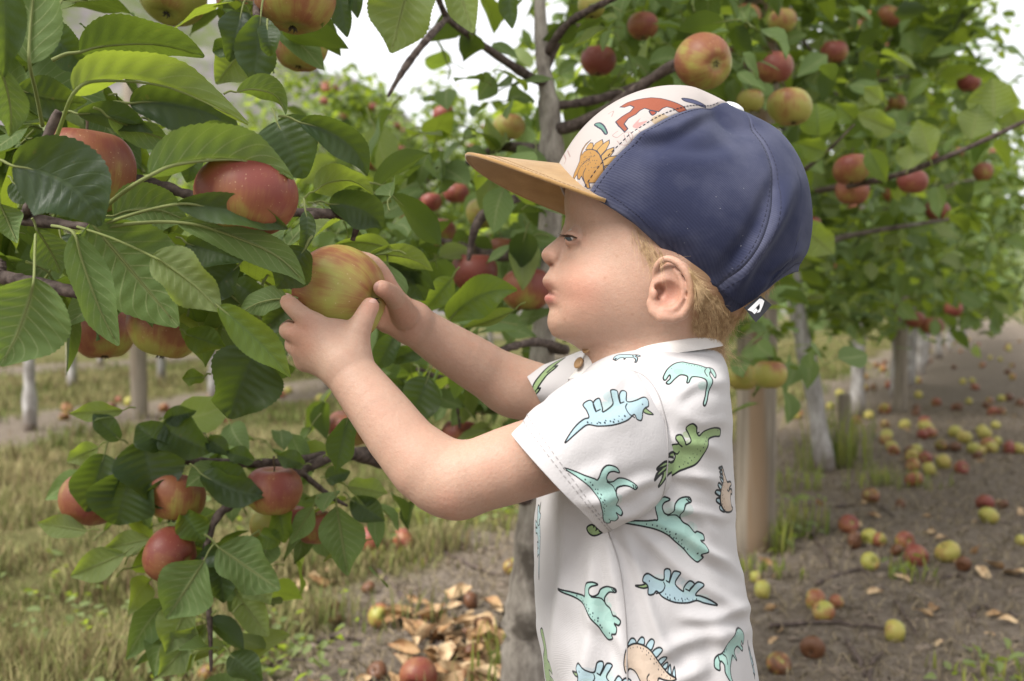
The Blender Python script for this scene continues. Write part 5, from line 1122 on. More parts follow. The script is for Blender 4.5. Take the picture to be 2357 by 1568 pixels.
nl([(1268,420,1.5),(1190,456,1.42),(1130,482,1.36),(1095,522,1.34),(1078,600,1.34)], [.010,.008,.0075,.006,.003])
nl([(1250,800,1.5),(1300,805,1.45),(1240,788,1.35),(1180,798,1.3),(1120,820,1.28)], [.008,.007,.006,.005,.003])
nl([(1268,350,1.5),(1150,340,1.6),(1050,390,1.7),(960,420,1.75)], [.009,.007,.005,.003])
nl([(1262,560,1.5),(1150,590,1.55),(1040,560,1.6),(960,540,1.65)], [.010,.008,.006,.003])
nl([(1245,900,1.5),(1150,880,1.45),(1050,880,1.4),(960,850,1.35)], [.010,.008,.006,.003])
nl([(1230,1150,1.5),(1050,1090,1.38),(900,1060,1.24),(790,1045,1.14),(690,1085,1.10),(560,1150,1.07),(500,1190,1.06),(470,1290,1.05),(482,1420,1.05),(486,1545,1.05)], [.016,.014,.011,.0075,.006,.005,.0045,.0038,.0028,.0015], 50)
nl([(750,1050,1.13),(640,1066,1.10),(480,1064,1.08),(300,1050,1.06),(265,1075,1.05),(270,1110,1.05)], [.006,.0055,.0045,.004,.003,.002], 34)
nl([(690,1085,1.10),(757,1140,1.10),(800,1165,1.1)], [.004,.003,.0015]); nl([(1050,920,1.42),(1056,960,1.44),(1058,985,1.45)], [.0025,.002,.002])
LT2 = bpy.data.objects['apple_tree']
def nl2(pts, rad): return limb([P(*p) for p in pts], rad, 'limb', TWIG, LT2, 26, 7, seed=int(pts[0][0]))
nl2([(1880,440,2.6),(1930,430,2.2),(1971,424,1.95),(2068,402,1.85),(2200,352,1.8),(2323,296,1.78),(2420,250,1.76)], [.009,.008,.006,.0055,.005,.004,.003])
nl2([(1800,440,2.6),(1839,402,2.2),(1905,348,2.0),(1967,286,1.95)], [.007,.005,.004,.002])
# leaf sprays of this tree: on and around its limbs
r = np.random.default_rng(77); Q = []; SZ = []
def region(poly, n, d0, d1, sz=.078):
    poly = np.asarray(poly, float); lo_, hi_ = poly.min(0), poly.max(0); got = 0; q = np.roll(poly, -1, 0)
    while got < n:
        x, y = r.uniform(lo_, hi_); ins = False
        for (ax, ay), (bx_, by_) in zip(poly, q):
            if (ay > y) != (by_ > y) and x < ax + (y - ay) / (by_ - ay) * (bx_ - ax): ins = not ins
        if not ins: continue
        c = P(x, y, r.uniform(d0, d1)); m_ = min(n - got, int(r.integers(2, 6)))
        for _ in range(m_): Q.append(c + r.standard_normal(3) * .035); SZ.append(sz * r.uniform(.7, 1.25))
        got += m_
region([(880,430),(1250,400),(1260,800),(1150,830),(900,620)], 340, 1.25, 1.95, .062)
region([(660,330),(900,330),(1000,480),(900,620),(720,560)], 36, 1.5, 2.2, .072)
region([(840,230),(1060,250),(1220,300),(1250,390),(860,420)], 40, 1.35, 1.9)
region([(1020,40),(1230,60),(1240,280),(1100,250)], 20, 1.3, 1.5, .06)
region([(1290,-20),(1760,-20),(1760,240),(1480,240),(1300,150)], 300, 1.35, 2.3, .063)
region([(1290,150),(1480,240),(1400,330),(1290,330)], 14, 1.5, 1.8)
region([(840,830),(1220,830),(1240,960),(1130,1020),(900,960)], 110, 1.25, 1.6, .060)
region([(640,1030),(880,1030),(880,1160),(640,1120)], 20, 1.08, 1.2, .05)
region([(180,960),(620,1020),(760,1060),(720,1250),(420,1260),(200,1180)], 60, 1.09, 1.26, .062)
region([(400,1260),(620,1250),(600,1540),(400,1540)], 26, 1.06, 1.14, .06)
region([(1680,735),(1860,720),(1850,880),(1800,910),(1690,920)], 34, 1.85, 2.3, .07)
HERO_APPLES = np.array([(1050,445,30,2.2),(940,470,30,2.1),(1155,575,32,1.7),(1020,262,24,2.6),(1480,60,36,1.9),(806,985,52,1.50),(1060,1003,43,1.55),(870,353,45,1.75),(1172,292,37,2.0),(1115,490,42,1.75),(1012,535,39,1.9),(992,466,25,2.3),(1092,626,54,1.45),(1212,666,57,1.40),(1620,142,64,1.22),(1377,140,40,1.9),(1818,246,50,1.6),(1783,155,43,1.8),(1772,862,38,1.95),(630,1129,66,1.05),(402,1142,70,1.07)], float)
Q = np.array(Q); SZ = np.array(SZ); qx_, qy_ = pix(world2cam(Q)); qd_ = world2cam(Q)[:, 1]; kp = np.ones(len(Q), bool)
for ax_, ay_, ar_, ad_ in HERO_APPLES: kp &= ~((np.hypot(qx_ - ax_, qy_ - ay_) < ar_ * 1.45) & (qd_ < ad_ + .05))
kp &= ~((qx_ > 1190) & (qx_ < 1320) & (qy_ < 330) & (qd_ < 1.55))
Q, SZ = Q[kp], SZ[kp]; M = orient(len(Q), r, .6)
o_ = np.argsort(-SZ / world2cam(Q)[:, 1])
for i in o_[:235]: leaf_part(NT1, Q[i], M[i], SZ[i], LEAF_ME[r.integers(14)][int(r.random() < .4)])
rest = o_[235:]; MID = [unit_leaf(lr, 7, 5) for _ in range(8)]
leaf_stuff('foliage', Q[rest], M[rest], SZ[rest], LEAF, NT1, 5, MID)

# --- the near branch the child is picking from: its tree stands just outside the picture
FT = empty('apple_tree', (-.80, .80, 0), 'big leafy apple branch with red apples reaching in towards the hands', 'tree')
limb([(-.80, .80, -.03), (-.79, .80, .4), (-.80, .80, .8), (-.79, .81, 1.2), (-.80, .80, 1.7)], [.05, .042, .038, .032, .02], 'trunk', BARK, FT, 24, 12)
def fl(pts, rad, n=30): return limb([p if abs(p[0]) < 5 and abs(p[1]) < 5 else P(*p) for p in pts], rad, 'limb', TWIG, FT, n, 9, seed=int(abs(pts[-1][0] * 7)))
fl([(-.80,.80,.62),(-120,622,.82),(0,637,.79),(70,652,.775),(150,668,.765),(240,688,.77),(330,702,.79),(400,690,.81)], [.016,.0075,.0065,.006,.0055,.0045,.003,.002], 44)
fl([(-.80,.80,.75),(-60,500,.74),(60,506,.72),(150,517,.71),(232,527,.71),(300,560,.73)], [.014,.0055,.0050,.0034,.0024,.0016], 40)
fl([(55,506,.72),(75,450,.70),(90,370,.69),(115,300,.688),(135,256,.685)], [.0040,.0036,.0034,.0034,.003])
fl([(0,637,.79),(5,600,.79)], [.006,.003]); fl([(200,680,.767),(215,650,.765),(222,628,.765)], [.004,.0035,.002])
fl([(-.80,.80,.85),(-60,420,.92),(230,405,.86),(360,425,.84),(440,450,.84),(600,483,.83),(700,490,.82),(780,494,.83),(860,508,.84)], [.014,.008,.0055,.005,.0045,.004,.004,.0038,.002], 50)
fl([(775,494,.83),(820,510,.83),(812,552,.84)], [.0035,.003,.002]); fl([(700,520,.81),(712,500,.81),(740,492,.815),(770,496,.82)], [.0015,.003,.004,.003])
fl([(-.80,.80,1.15),(0,-150,.92),(400,-120,1.0),(700,-110,.92),(980,-60,1.0),(1150,-70,1.1)], [.016,.010,.008,.007,.005,.003], 40)
fl([(700,-110,.92),(690,-95,.9),(678,-88,.87)], [.003,.002,.002]); fl([(600,-112,.95),(590,20,.84),(600,60,.81)], [.004,.003,.002])
def hero(bx_, by_, bd, tx, ty, td, w, bwx=0, bwy=0, a1=14, a2=14, side=1, light=False, pet=None, curl=.0, parent=FT):
    """one traced leaf: midrib from base to tip, half blades turned a1 / a2 degrees from facing the camera; side 1 shows the upper face"""
    k = hero.k; hero.k += 1; r = np.random.default_rng(500 + k); nu, nv = 66, 13
    b, t = P(bx_, by_, bd), P(tx, ty, td); md = (bd + td) / 2; c = P((bx_ + tx) / 2 + 2 * bwx, (by_ + ty) / 2 + 2 * bwy, md - .01 * side * r.uniform(.2, 1.2))
    u = np.linspace(0, 1, nu)[:, None]; mid = b * (1 - u) ** 2 + 2 * c * u * (1 - u) + t * u ** 2; tg_ = np.gradient(mid, axis=0); L = np.linalg.norm(tg_, axis=1).sum(); tg_ /= np.linalg.norm(tg_, axis=1, keepdims=True)
    n0 = CAM - mid; n0 -= np.sum(n0 * tg_, 1, keepdims=True) * tg_; n0 /= np.linalg.norm(n0, axis=1, keepdims=True); s0 = np.cross(n0, tg_)
    W_ = w * (1.02 if parent is FT else 1.12) * md / FPX / 2; v = np.linspace(-1, 1, nv); wu = width_profile(u[:, 0] * .985 + .004)
    ser = 1 + .055 * (((u[:, 0] * 21.7) % 1) - .5) * (u[:, 0] > .06)
    V = np.zeros((nu, nv, 3)); ph = r.uniform(0, 6); wob = r.uniform(.6, 1.5)
    for j, vv in enumerate(v):
        a = R(a1 if vv > 0 else a2); e = abs(vv); ww = W_ * wu * e * (ser if e > .99 else 1); sgn = 1 if vv > 0 else -1
        cu = a + R(26) * e * r.uniform(.9, 1.1) * .5 + R(16) * np.sin(u[:, 0] * 7 + ph + (0 if vv > 0 else 1.7)) * e * wob
        V[:, j] = mid + s0 * (sgn * ww * np.cos(cu))[:, None] + n0 * (ww * np.sin(cu))[:, None]
        V[:, j] += n0 * (W_ * .040 * np.sin(u[:, 0] * 53 - e * 6) * e * (1 - e) * 2)[:, None]
    U = np.stack([np.tile(u, (1, nv)), np.tile(v[None], (nu, 1))], -1)
    # winding: upper face towards the camera when side == 1
    F = [grid_faces(nu, nv, flip=(side > 0))]
    VV, UU_ = V.reshape(-1, 3), U.reshape(-1, 2)
    pe = [P(*pet)] if pet is not None else [b - tg_[0] * L * .24 + np.array([0, .003, .002])]
    pts = spline(np.array([pe[0], (pe[0] + b) / 2 + [0, 0, .0015], b, mid[13] , mid[40], mid[60]]) - np.concatenate([np.zeros((3, 3)), n0[[13, 40, 60]] * (.0009 * side)]) + 0, 22)
    T, TF = tube(pts, np.interp(np.linspace(0, 1, 22), [0, .4, .55, 1], [.0014, .0011, .0010, .0003]) * min(1.25, max(.7, L / .085)), 6); n = len(VV)
    F[0] = F[0]; Vall = np.concatenate([VV, T]); Uall = np.concatenate([UU_, np.tile([-.1, 0.], (len(T), 1))])
    return mesh('leaf', Vall, F + [f + n for f in TF], LEAF_B if light else LEAF, parent, True, uv=Uall)
hero.k = 0
HL = [(172,212,.66,571,287,.70,165,-40,-62,10,-100,-1,1,(108,375,.69)),(185,120,.70,470,132,.74,150,0,-27,20,-60,1),(68,147,.60,100,-130,.62,150,-10,0,8,12,-1,0,(98,290,.66)),(5,-70,.58,10,178,.60,90,5,0,15,10,1),
 (0,160,.60,22,314,.62,84,12,0,10,20,-1),(100,60,.74,205,168,.76,100,0,0,20,20,1),(40,205,.72,200,234,.74,96,0,5,20,-30,1),(180,262,.70,352,306,.70,66,10,-15,20,-20,1),(250,270,.69,414,329,.72,74,10,8,55,-10,-1),
 (300,238,.80,550,313,.82,130,20,-28,15,10,1),(545,212,.76,657,264,.78,80,20,-26,20,-80,-1),(637,280,.80,702,410,.80,165,0,0,12,12,1),(690,282,.78,845,405,.80,92,25,-18,20,25,1),
 (30,382,.62,229,521,.63,200,30,-24,4,6,1),(345,405,.62,674,414,.66,178,0,-44,5,-100,-1,0,(232,485,.66)),(400,332,.65,578,332,.68,80,0,-18,30,-60,1),(262,497,.70,430,510,.72,135,0,-22,10,10,-1),
 (408,470,.64,662,527,.67,84,20,-10,25,20,1,0,(222,522,.69)),(408,512,.66,702,655,.68,90,40,-18,20,5,-1,0,(225,526,.69)),(702,572,.70,638,664,.70,112,0,0,15,20,1),(703,486,.74,690,588,.74,42,10,0,20,20,1),
 (210,512,.68,410,752,.70,225,0,0,8,8,-1),(350,590,.64,507,718,.65,128,5,-8,8,10,-1,1,(178,522,.685)),(503,706,.65,668,868,.66,88,6,-4,10,20,1,1),(172,540,.65,273,796,.66,105,-5,15,10,20,-1,0,(120,520,.70)),
 (78,640,.60,0,842,.60,215,12,0,5,8,-1,0,(82,540,.66)),(85,530,.70,140,630,.72,94,5,0,15,15,-1),(140,545,.76,192,652,.76,90,0,0,20,20,1),(291,640,.78,372,728,.78,90,0,0,20,20,1),
 (592,800,.74,529,964,.75,185,-5,0,10,22,1),(548,612,.78,464,692,.78,80,0,0,25,20,1),(660,690,.72,551,722,.72,70,0,-12,10,-30,-1),(690,690,.76,598,764,.76,80,0,0,20,20,1),
 (725,440,.80,859,448,.82,88,0,-30,20,-70,-1,1),(758,470,.82,880,524,.84,100,12,-14,15,20,1),(905,577,.90,766,567,.90,64,0,-14,10,40,-1,1),(850,588,.90,996,624,.92,64,10,-14,15,-60,-1,1),(872,612,.95,977,692,.97,90,15,-8,20,15,1),
 (1034,738,1.05,1190,668,1.05,100,-10,-22,12,12,1,1),(1040,640,1.1,968,727,1.1,68,0,0,20,20,1,1),(1182,715,1.06,1063,757,1.06,50,0,5,60,10,-1,1),(985,870,1.1,938,987,1.1,105,0,0,20,20,1),(910,770,1.1,866,852,1.1,66,0,0,20,20,1),(975,800,1.1,893,832,1.1,56,0,0,20,20,1),
 (800,963,.95,774,1082,.95,80,0,0,20,25,1),(948,-60,.95,899,122,.95,165,0,0,8,10,-1,1),(1040,-72,.97,1089,76,.97,105,0,0,12,15,-1,1),(1165,-60,1.1,1179,66,1.1,62,0,0,15,15,1),(775,-40,.95,799,86,.95,66,0,0,15,15,1),(815,-40,.95,823,42,.95,44,0,0,15,15,1),
 (600,38,.80,584,203,.80,105,0,0,15,15,1),(556,28,.84,528,142,.84,90,0,0,15,15,1),(562,108,.88,498,194,.88,100,0,0,10,10,-1,1),(548,98,.86,490,120,.86,60,0,0,20,20,1),(615,60,.78,622,130,.78,60,0,0,20,20,1),
 (120,110,.78,20,200,.80,110,0,0,20,20,1),(30,420,.80,110,470,.80,80,0,0,20,20,1),(0,470,.70,40,560,.70,80,0,0,20,20,-1),(430,560,.78,560,600,.78,90,0,0,20,20,1),(480,530,.80,640,560,.80,70,0,0,30,10,1),(420,610,.80,520,660,.80,80,0,0,20,20,1),(540,650,.80,640,720,.80,80,0,0,20,20,1),
 (430,770,.84,520,800,.84,70,0,0,20,20,1,1),(470,868,.9,420,872,.9,46,0,0,20,20,1,1),(280,330,.82,350,400,.82,90,0,0,20,20,1,1),(520,300,.86,590,360,.86,70,0,0,20,20,1,1),(455,340,.82,430,420,.82,60,0,0,20,20,1)]
for h in HL: hero(*h)
def hero2(bx_, by_, tx, ty, w, side=1, light=False, d=1.05, bow=(0, 0), a1=15, a2=18): return hero(bx_, by_, d, tx, ty, d, w, *bow, a1, a2, side, light, None, 0, NT1)
for h in [(240,1046,200,1178,112),(300,1092,268,1208,155),(328,1016,362,1154,145),(375,1030,316,978,76),(370,986,486,1040,104),(380,966,452,946,44),(282,945,160,952,46,-1,True),(276,1012,214,954,52),(226,1030,154,1062,56,-1,True),(465,1092,612,1142,78,1,False,1.02,(0,10)),(480,1076,577,1120,66),(478,1010,529,1046,44),
  (200,1222,86,1204,56,-1,True),(286,1274,163,1327,74,-1,True),(346,1240,238,1263,56,-1,True),(470,1290,384,1424,132,-1,False,1.0),(505,1288,515,1388,68),(503,1260,644,1358,124,-1,False,1.0),(560,1300,622,1392,78,-1,True),(545,1368,617,1465,78,-1,True),(440,1378,383,1504,100,-1,True),(472,1438,364,1558,90,-1,True),(530,1508,604,1568,68),
  (775,1166,801,1325,100,-1),(720,1168,668,1252,52,-1),(808,1150,886,1200,62),(800,1120,892,1136,66,-1,True),(750,1102,806,1086,46),(700,1070,638,1048,46),(755,1050,812,1018,46,1,True),(567,1245,448,1291,66,1,False,1.05,(0,6)),(600,1230,644,1252,50,1,True),(640,1160,655,1250,60,1,True),(420,1180,470,1250,70,1,True),(340,1150,420,1120,60),(585,1060,520,1040,46)]:
    hero2(*h)
def hero3(bx_, by_, tx, ty, w, side, d=1.8, light=True): return hero(bx_, by_, d, tx, ty, d, w, 0, 0, 12, 14, side, light, None, 0, LT2)
for h in [(2288,272,2285,180,104,-1),(2235,320,2255,240,80,-1),(2140,362,2112,275,70,-1),(1884,312,1880,238,84,1),(2060,300,1972,262,60,-1),(2030,236,1990,200,44,-1),(1965,275,1925,240,50,1),(2000,345,2040,420,50,1),(2090,390,2100,330,70,-1),(1900,350,1830,330,56,1),(1842,520,1920,585,80,-1,1.7),(2350,300,2320,240,60,-1)]: hero3(*h)
# the rest of both near crowns rises above the picture and shades what hangs below
r = np.random.default_rng(55)
for par, c_, hf, zr_, n_ in ((FT, (-.80, .85), (.45, .70), (1.50, 2.7), 1300), (NT1, (.03, 1.62), (.70, .60), (1.42, 2.8), 1400)):
    Q = crown_points(n_, c_, hf, zr_, r, 80, .08); leaf_stuff('foliage', Q, orient(n_, r), .078 * r.uniform(.7, 1.2, n_), LEAF, par, 61)
# darker leaves deeper inside the near branch
Q = []; r = np.random.default_rng(99)
for (x0, y0, x1, y1, n, d0, d1) in [(-60,180,330,480,46,.80,1.0),(-60,480,430,690,52,.80,1.0),(420,560,640,780,18,.82,.95),(-80,-60,180,200,22,.76,.95),(500,-40,680,60,16,.9,1.05),(620,440,900,620,14,.88,1.05)]:
    for _ in range(n): Q.append(P(r.uniform(x0, x1), r.uniform(y0, y1), r.uniform(d0, d1)))
Q = np.array(Q); M = orient(len(Q), r, .4)
for i in range(len(Q)): leaf_part(FT, Q[i], M[i], .07 * r.uniform(.7, 1.2), LEAF_ME[r.integers(14)][int(r.random() < .3)])

# ================================================================== apples on the trees
def ah(x, y, rpx, d, red, label, axis=(0, 0, 1), rot=0.0, group=None, stem=True):
    return apple(P(x, y, d), rpx * d / FPX, axis, red, rot, label, group, True, stem)
ah(783, 680, 112, .752, .42, 'large red and yellow apple held in both hands', (-.82, .25, .18))
ah(568, 452, 115, .675, .80, 'big deep red apple under an arching leaf, left of the hands', (.1, .15, 1))
ah(195, 392, 108, .735, .52, 'brown-red apple mostly hidden behind the broad pale leaf', (.1, 0, 1))
ah(236, 765, 72, 1.06, .66, 'red-brown apple hanging at the left of a touching pair', (-.1, .1, 1))
ah(376, 756, 82, .96, .42, 'striped yellow and red apple at the right of a touching pair', (.1, .1, 1))
ah(397, -10, 77, 1.0, .36, 'yellow-orange apple cut by the top edge, its blossom end showing', (.1, .45, .85))
ah(545, 4, 46, 1.08, .45, 'small orange apple between two larger ones at the top edge', (0, 0, 1))
ah(678, -2, 93, .85, .52, 'largest of the apples at the top edge, pink over yellow', (.05, .1, 1))
ah(692, 106, 60, 1.10, .40, 'green and pink apple tucked below the largest top apple', (.1, .1, 1))
ah(205, 1150, 66, 1.08, .74, 'red apple at the outer end of the low branch behind dark leaves', (.2, .1, 1))
ah(402, 1142, 70, 1.07, .55, 'orange-red apple half covered by dark leaves on the low branch', (.1, .1, 1))
ah(630, 1129, 66, 1.05, .58, 'red and yellow apple hanging nearest the wrist on the low branch', (0, .05, 1))
ah(392, 1277, 62, 1.05, .84, 'pink-red apple on the low branch with its dark blossom end facing sideways', (-.85, .3, .3))
ah(727, 1213, 48, 1.12, .70, 'dull red apple behind a hanging grey-green leaf', (0, 0, 1))
ah(676, 1198, 38, 1.16, .80, 'purplish apple squeezed behind the dull red one', (0, 0, 1))
ah(618, 1210, 42, 1.14, .05, 'green apple hidden under the red and yellow apple', (0, 0, 1))
ah(806, 985, 52, 1.50, .66, 'orange-red apple partly behind the near forearm', (0, 0, 1))
ah(1060, 1003, 43, 1.55, .74, 'red apple hanging by a thin stalk in the crook of the elbow', (0, 0, 1))
ah(870, 353, 45, 1.75, .72, 'dark red apple with a leaf across it, alone left of the brim', (0, .1, 1))
ah(1172, 292, 37, 2.0, .25, 'green apple with red cheek hanging above the cap brim', (0, 0, 1))
ah(1115, 490, 42, 1.75, .06, 'yellow-green apple behind a thick twig under the brim', (-.2, 0, 1))
ah(1012, 535, 39, 1.9, .60, 'reddish apple just below the yellow-green one under the brim', (0, 0, 1))
ah(992, 466, 25, 2.3, .88, 'small pink-red apple left of the yellow-green one under the brim', (0, 0, 1))
ah(1092, 626, 54, 1.45, .92, 'dark crimson apple at the left of two red ones before the face', (0, 0, 1))
ah(1212, 666, 57, 1.40, .78, 'red striped apple beside the lips', (0, 0, 1))
ah(1115, 925, 36, 1.6, .85, 'red apple hidden behind the far forearm and leaves', (0, 0, 1))
ah(1620, 142, 64, 1.22, .58, 'large pink and yellow apple above the cap with its hollow facing us', (-.35, .85, .30))
ah(1377, 140, 40, 1.9, .88, 'dark red apple right of the slim grey trunk', (0, 0, 1))
ah(1818, 246, 50, 1.6, .22, 'yellow apple with a faint blush behind the top of the cap', (-.2, .1, 1))
ah(1783, 155, 43, 1.8, .70, 'red apple behind small leaves between the large pink and yellow ones', (0, 0, 1))
ah(1698, 130, 27, 2.2, .85, 'small red apple touching the large pink apple above the cap', (0, 0, 1))
ah(1728, 232, 30, 2.0, .20, 'yellowish apple just over the cap crown in shade', (0, 0, 1))
ah(1800, 48, 32, 2.2, .35, 'shaded orange-green apple near the top edge above the cap', (0, 0, 1))
ah(1362, 14, 32, 1.5, .10, 'yellow apple at the top edge right of the slim trunk', (0, 0, 1))
ah(1960, 390, 41, 1.9, .72, 'red apple over a second one on the twig right of the cap', (0, 0, 1))
ah(1962, 440, 38, 2.05, .68, 'lower red apple of two on the twig right of the cap', (0, 0, 1))
ah(2100, 418, 33, 2.1, .90, 'crimson apple beneath the long twig right of the cap', (0, 0, 1))
ah(1868, 514, 20, 2.4, .75, 'red apple peeping out behind the back of the cap', (0, 0, 1))
ah(1772, 862, 38, 1.95, .14, 'pale green and pink apple hanging before the thick wooden post', (0, 0, 1))
ah(1708, 868, 36, 2.05, .08, 'green apple beside the collar, left of the pale one', (0, 0, 1))
ah(2105, 735, 24, 4.2, .8, 'red apple at the lower edge of the canopy above the slim stake', (0, 0, 1))
ah(2145, 750, 26, 4.2, .6, 'orange apple low in the canopy next to a red one', (0, 0, 1))
ah(2195, 712, 20, 5.5, .7, 'small orange apple low in the canopy above far trunks', (0, 0, 1))
ah(1050, 445, 30, 2.2, .85, 'small crimson apple just below the tip of the cap brim', (0, 0, 1))
ah(940, 470, 30, 2.1, .70, 'small red apple in the leaves above the far wrist', (0, 0, 1))
ah(1155, 575, 32, 1.7, .62, 'orange-red apple in front of the nose, above two larger ones', (0, 0, 1))
ah(1020, 262, 24, 2.6, .95, 'bright crimson apple against the sky edge left of the slim trunk', (0, 0, 1))
ah(1480, 60, 36, 1.9, .70, 'red apple high above the cap left of the large pink one', (0, 0, 1))
ah(1920, 120, 30, 2.6, .80, 'red apple high in the leaves right of the yellow apple', (0, 0, 1))
ah(2230, 190, 26, 3.0, .90, 'crimson apple near the sky at the upper right', (0, 0, 1))
ah(2262, 395, 22, 3.2, .60, 'orange apple below the end of the long twig', (0, 0, 1))
r = np.random.default_rng(41)
for q, n, lab, grp in [(crowns[0], 16, 'small red apple in the thick leaves right of the cap', 'apples in the leaves right of the cap'), (crowns[1], 20, 'small red apple in the thick leaves right of the cap', 'apples in the leaves right of the cap'), (crowns[2], 20, 'small red apple in the thick leaves right of the cap', 'apples in the leaves right of the cap'), (crowns[3], 8, 'tiny blurred apple far along the row', 'far apples along the row'), (crowns[5], 8, 'tiny blurred apple far along the row', 'far apples along the row'),
                       (crowns[16], 24, 'blurred red apple in the trees across the alley', 'apples in the trees across the alley'), (crowns[17], 22, 'blurred red apple in the trees across the alley', 'apples in the trees across the alley'), (crowns[18], 14, 'blurred red apple in the trees across the alley', 'apples in the trees across the alley'), (crowns[19], 10, 'blurred red apple in the trees across the alley', 'apples in the trees across the alley')]:
    c_ = q.mean(0); fr = q[np.argsort(q[:, 1] - .35 * q[:, 0] * (0 if c_[0] < 0 else 1))[:len(q) // 3]]
    for i in r.choice(len(fr), n, replace=False): apple(fr[i] + [0.01, -.06, -.02], r.uniform(.032, .040), (r.normal() * .3, r.normal() * .3, 1), r.uniform(.5, 1), 0, lab, grp, False)
# ================================================================== grass, weeds, windfalls and litter
grassm = NT('grass_blades'); gc_ = grassm.n('Attribute', {}, 0, attribute_name='tone'); grassm.set('Base Color', gc_); grassm.set('Roughness', .7); grassm.set('Specular IOR Level', .25)
tr = grassm.t.nodes.new('ShaderNodeBsdfTranslucent'); grassm.t.links.new(gc_, tr.inputs['Color']); mx = grassm.t.nodes.new('ShaderNodeMixShader'); mx.inputs[0].default_value = .3
grassm.t.links.new(grassm.b.outputs[0], mx.inputs[1]); grassm.t.links.new(tr.outputs[0], mx.inputs[2]); grassm.t.links.new(mx.outputs[0], grassm.out.inputs[0]); GRASS = grassm.m
def blades(name, X, Y, h, w, cols, seed, lean=.55):
    r = np.random.default_rng(seed); n = len(X); Z = ground_h(X, Y); a = r.uniform(0, 2 * math.pi, n); ln = lean * r.random(n) ** .7 * h
    f = np.stack([np.cos(a), np.sin(a), 0 * a], -1); b_ = r.uniform(0, 2 * math.pi, n); s = np.stack([np.cos(b_), np.sin(b_), 0 * a], -1); B = np.stack([X, Y, Z - .004], -1); up = np.array([0, 0, 1.])
    p1 = B + f * (ln * .30)[:, None] + up * (h * .55)[:, None]; p2 = B + f * ln[:, None] + up * (h * (1 - .35 * (ln / h) ** 2))[:, None]; W_ = (s * w[:, None])
    V = np.stack([B - W_, B + W_, p1 - W_ * .8, p1 + W_ * .8, p2], 1).reshape(-1, 3); o = np.arange(n)[:, None] * 5
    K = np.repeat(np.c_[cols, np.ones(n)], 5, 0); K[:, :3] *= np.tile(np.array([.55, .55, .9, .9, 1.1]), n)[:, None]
    return tag(mesh(name, V, [o + np.array([[0, 1, 3, 2]]), o + np.array([[2, 3, 4]])], GRASS, colors={'tone': K}), kind='stuff')
r = np.random.default_rng(3)
def scatter(n, x0, x1, y0, y1, pw=1.0):
    y = y0 + (y1 - y0) * r.random(n) ** pw; x = x0(y) + (x1(y) - x0(y)) * r.random(n); return x, y
XS_, YS_ = [], []
for n, y0, y1, pw in ((90000, 1.55, 4.2, 1.1), (70000, 4.2, 12, 1.2), (12000, 12, 30, 1.2)):
    x, y = scatter(n, lambda y: -.56 * y - .3, lambda y: np.minimum(rowx(y) - .1, .56 * y), y0, y1, pw); XS_.append(x); YS_.append(y)
x, y = scatter(26000, lambda y: rowx(y) - 2.6, lambda y: rowx(y) - .6, 5, 22, 1.1); XS_.append(x); YS_.append(y)
X, Y = np.concatenate(XS_), np.concatenate(YS_); bare = soil_mask(X, Y); tuft = vnoise(np.stack([X * 5, Y * 5, 0 * X], -1), 21); keep = r.random(len(X)) > np.clip(bare * 1.25 - .12 - .25 * (tuft > .5), 0, .985)
keep &= r.random(len(X)) < np.clip(.50 + .75 * tuft + .2, .12, 1); X, Y, tuft, bare = X[keep], Y[keep], tuft[keep], bare[keep]
far = np.clip((Y - 1.5) / 6, 0, 1); h = (.022 + .045 * np.clip(tuft + .5, 0, 1.5)) * r.uniform(.5, 1.5, len(X)) * (1 + .25 * far); w = .0011 + .0016 * r.random(len(X)) + .0022 * far
patch = vnoise(np.stack([X * 1.4, Y * 1.4, 0 * X + 5], -1), 22) + .5 * vnoise(np.stack([X * 6, Y * 6, 0 * X + 9], -1), 23); g = np.clip(.50 + .55 * patch + r.normal(0, .30, len(X)), 0, 1)[:, None]
cols = np.array([.40, .34, .17]) * (1 - g) + np.array([.150, .195, .045]) * g; cols = cols * r.uniform(.6, 1.25, (len(X), 1)); brown = r.random(len(X)) < .16; cols[brown] = np.array([.20, .14, .075]) * r.uniform(.6, 1.3, (brown.sum(), 1))
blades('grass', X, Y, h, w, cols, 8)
# tall yellow-green grass by the stump, at the post and along the trunk feet, weeds on the bare soil
XS_, YS_, HS_ = [], [], []
for (px_, py_, n, sp, hh2) in ((1935,1075,80,.05,.30),(1965,1060,40,.04,.24),(1870,1085,24,.05,.16),(1850,1130,26,.05,.12),(1795,1270,34,.02,.10),(1835,1200,22,.04,.09),(1960,1010,26,.05,.16),(2085,1330,26,.03,.06),(2340,1560,26,.05,.05),(2300,1600,26,.05,.05),(1840,1230,50,.04,.10),(900,1300,36,.04,.05),(1230,1560,160,.06,.09),(1215,1500,60,.04,.07),(2030,1120,50,.06,.10),(2100,1110,40,.08,.06),(1760,1320,50,.05,.05),(1000,1215,60,.15,.08),(1100,1190,70,.15,.09)):
    c_ = onground(px_, py_); XS_.append(c_[0] + r.normal(0, sp, n)); YS_.append(c_[1] + r.normal(0, sp, n)); HS_.append(hh2 * r.uniform(.5, 1.15, n))
X, Y, h = map(np.concatenate, (XS_, YS_, HS_)); g = r.random((len(X), 1)); cols = np.array([.34, .34, .075]) * g + np.array([.17, .23, .05]) * (1 - g)
blades('tall_grass', X, Y, h, .0020 + .0022 * r.random(len(X)), cols, 9, .35)
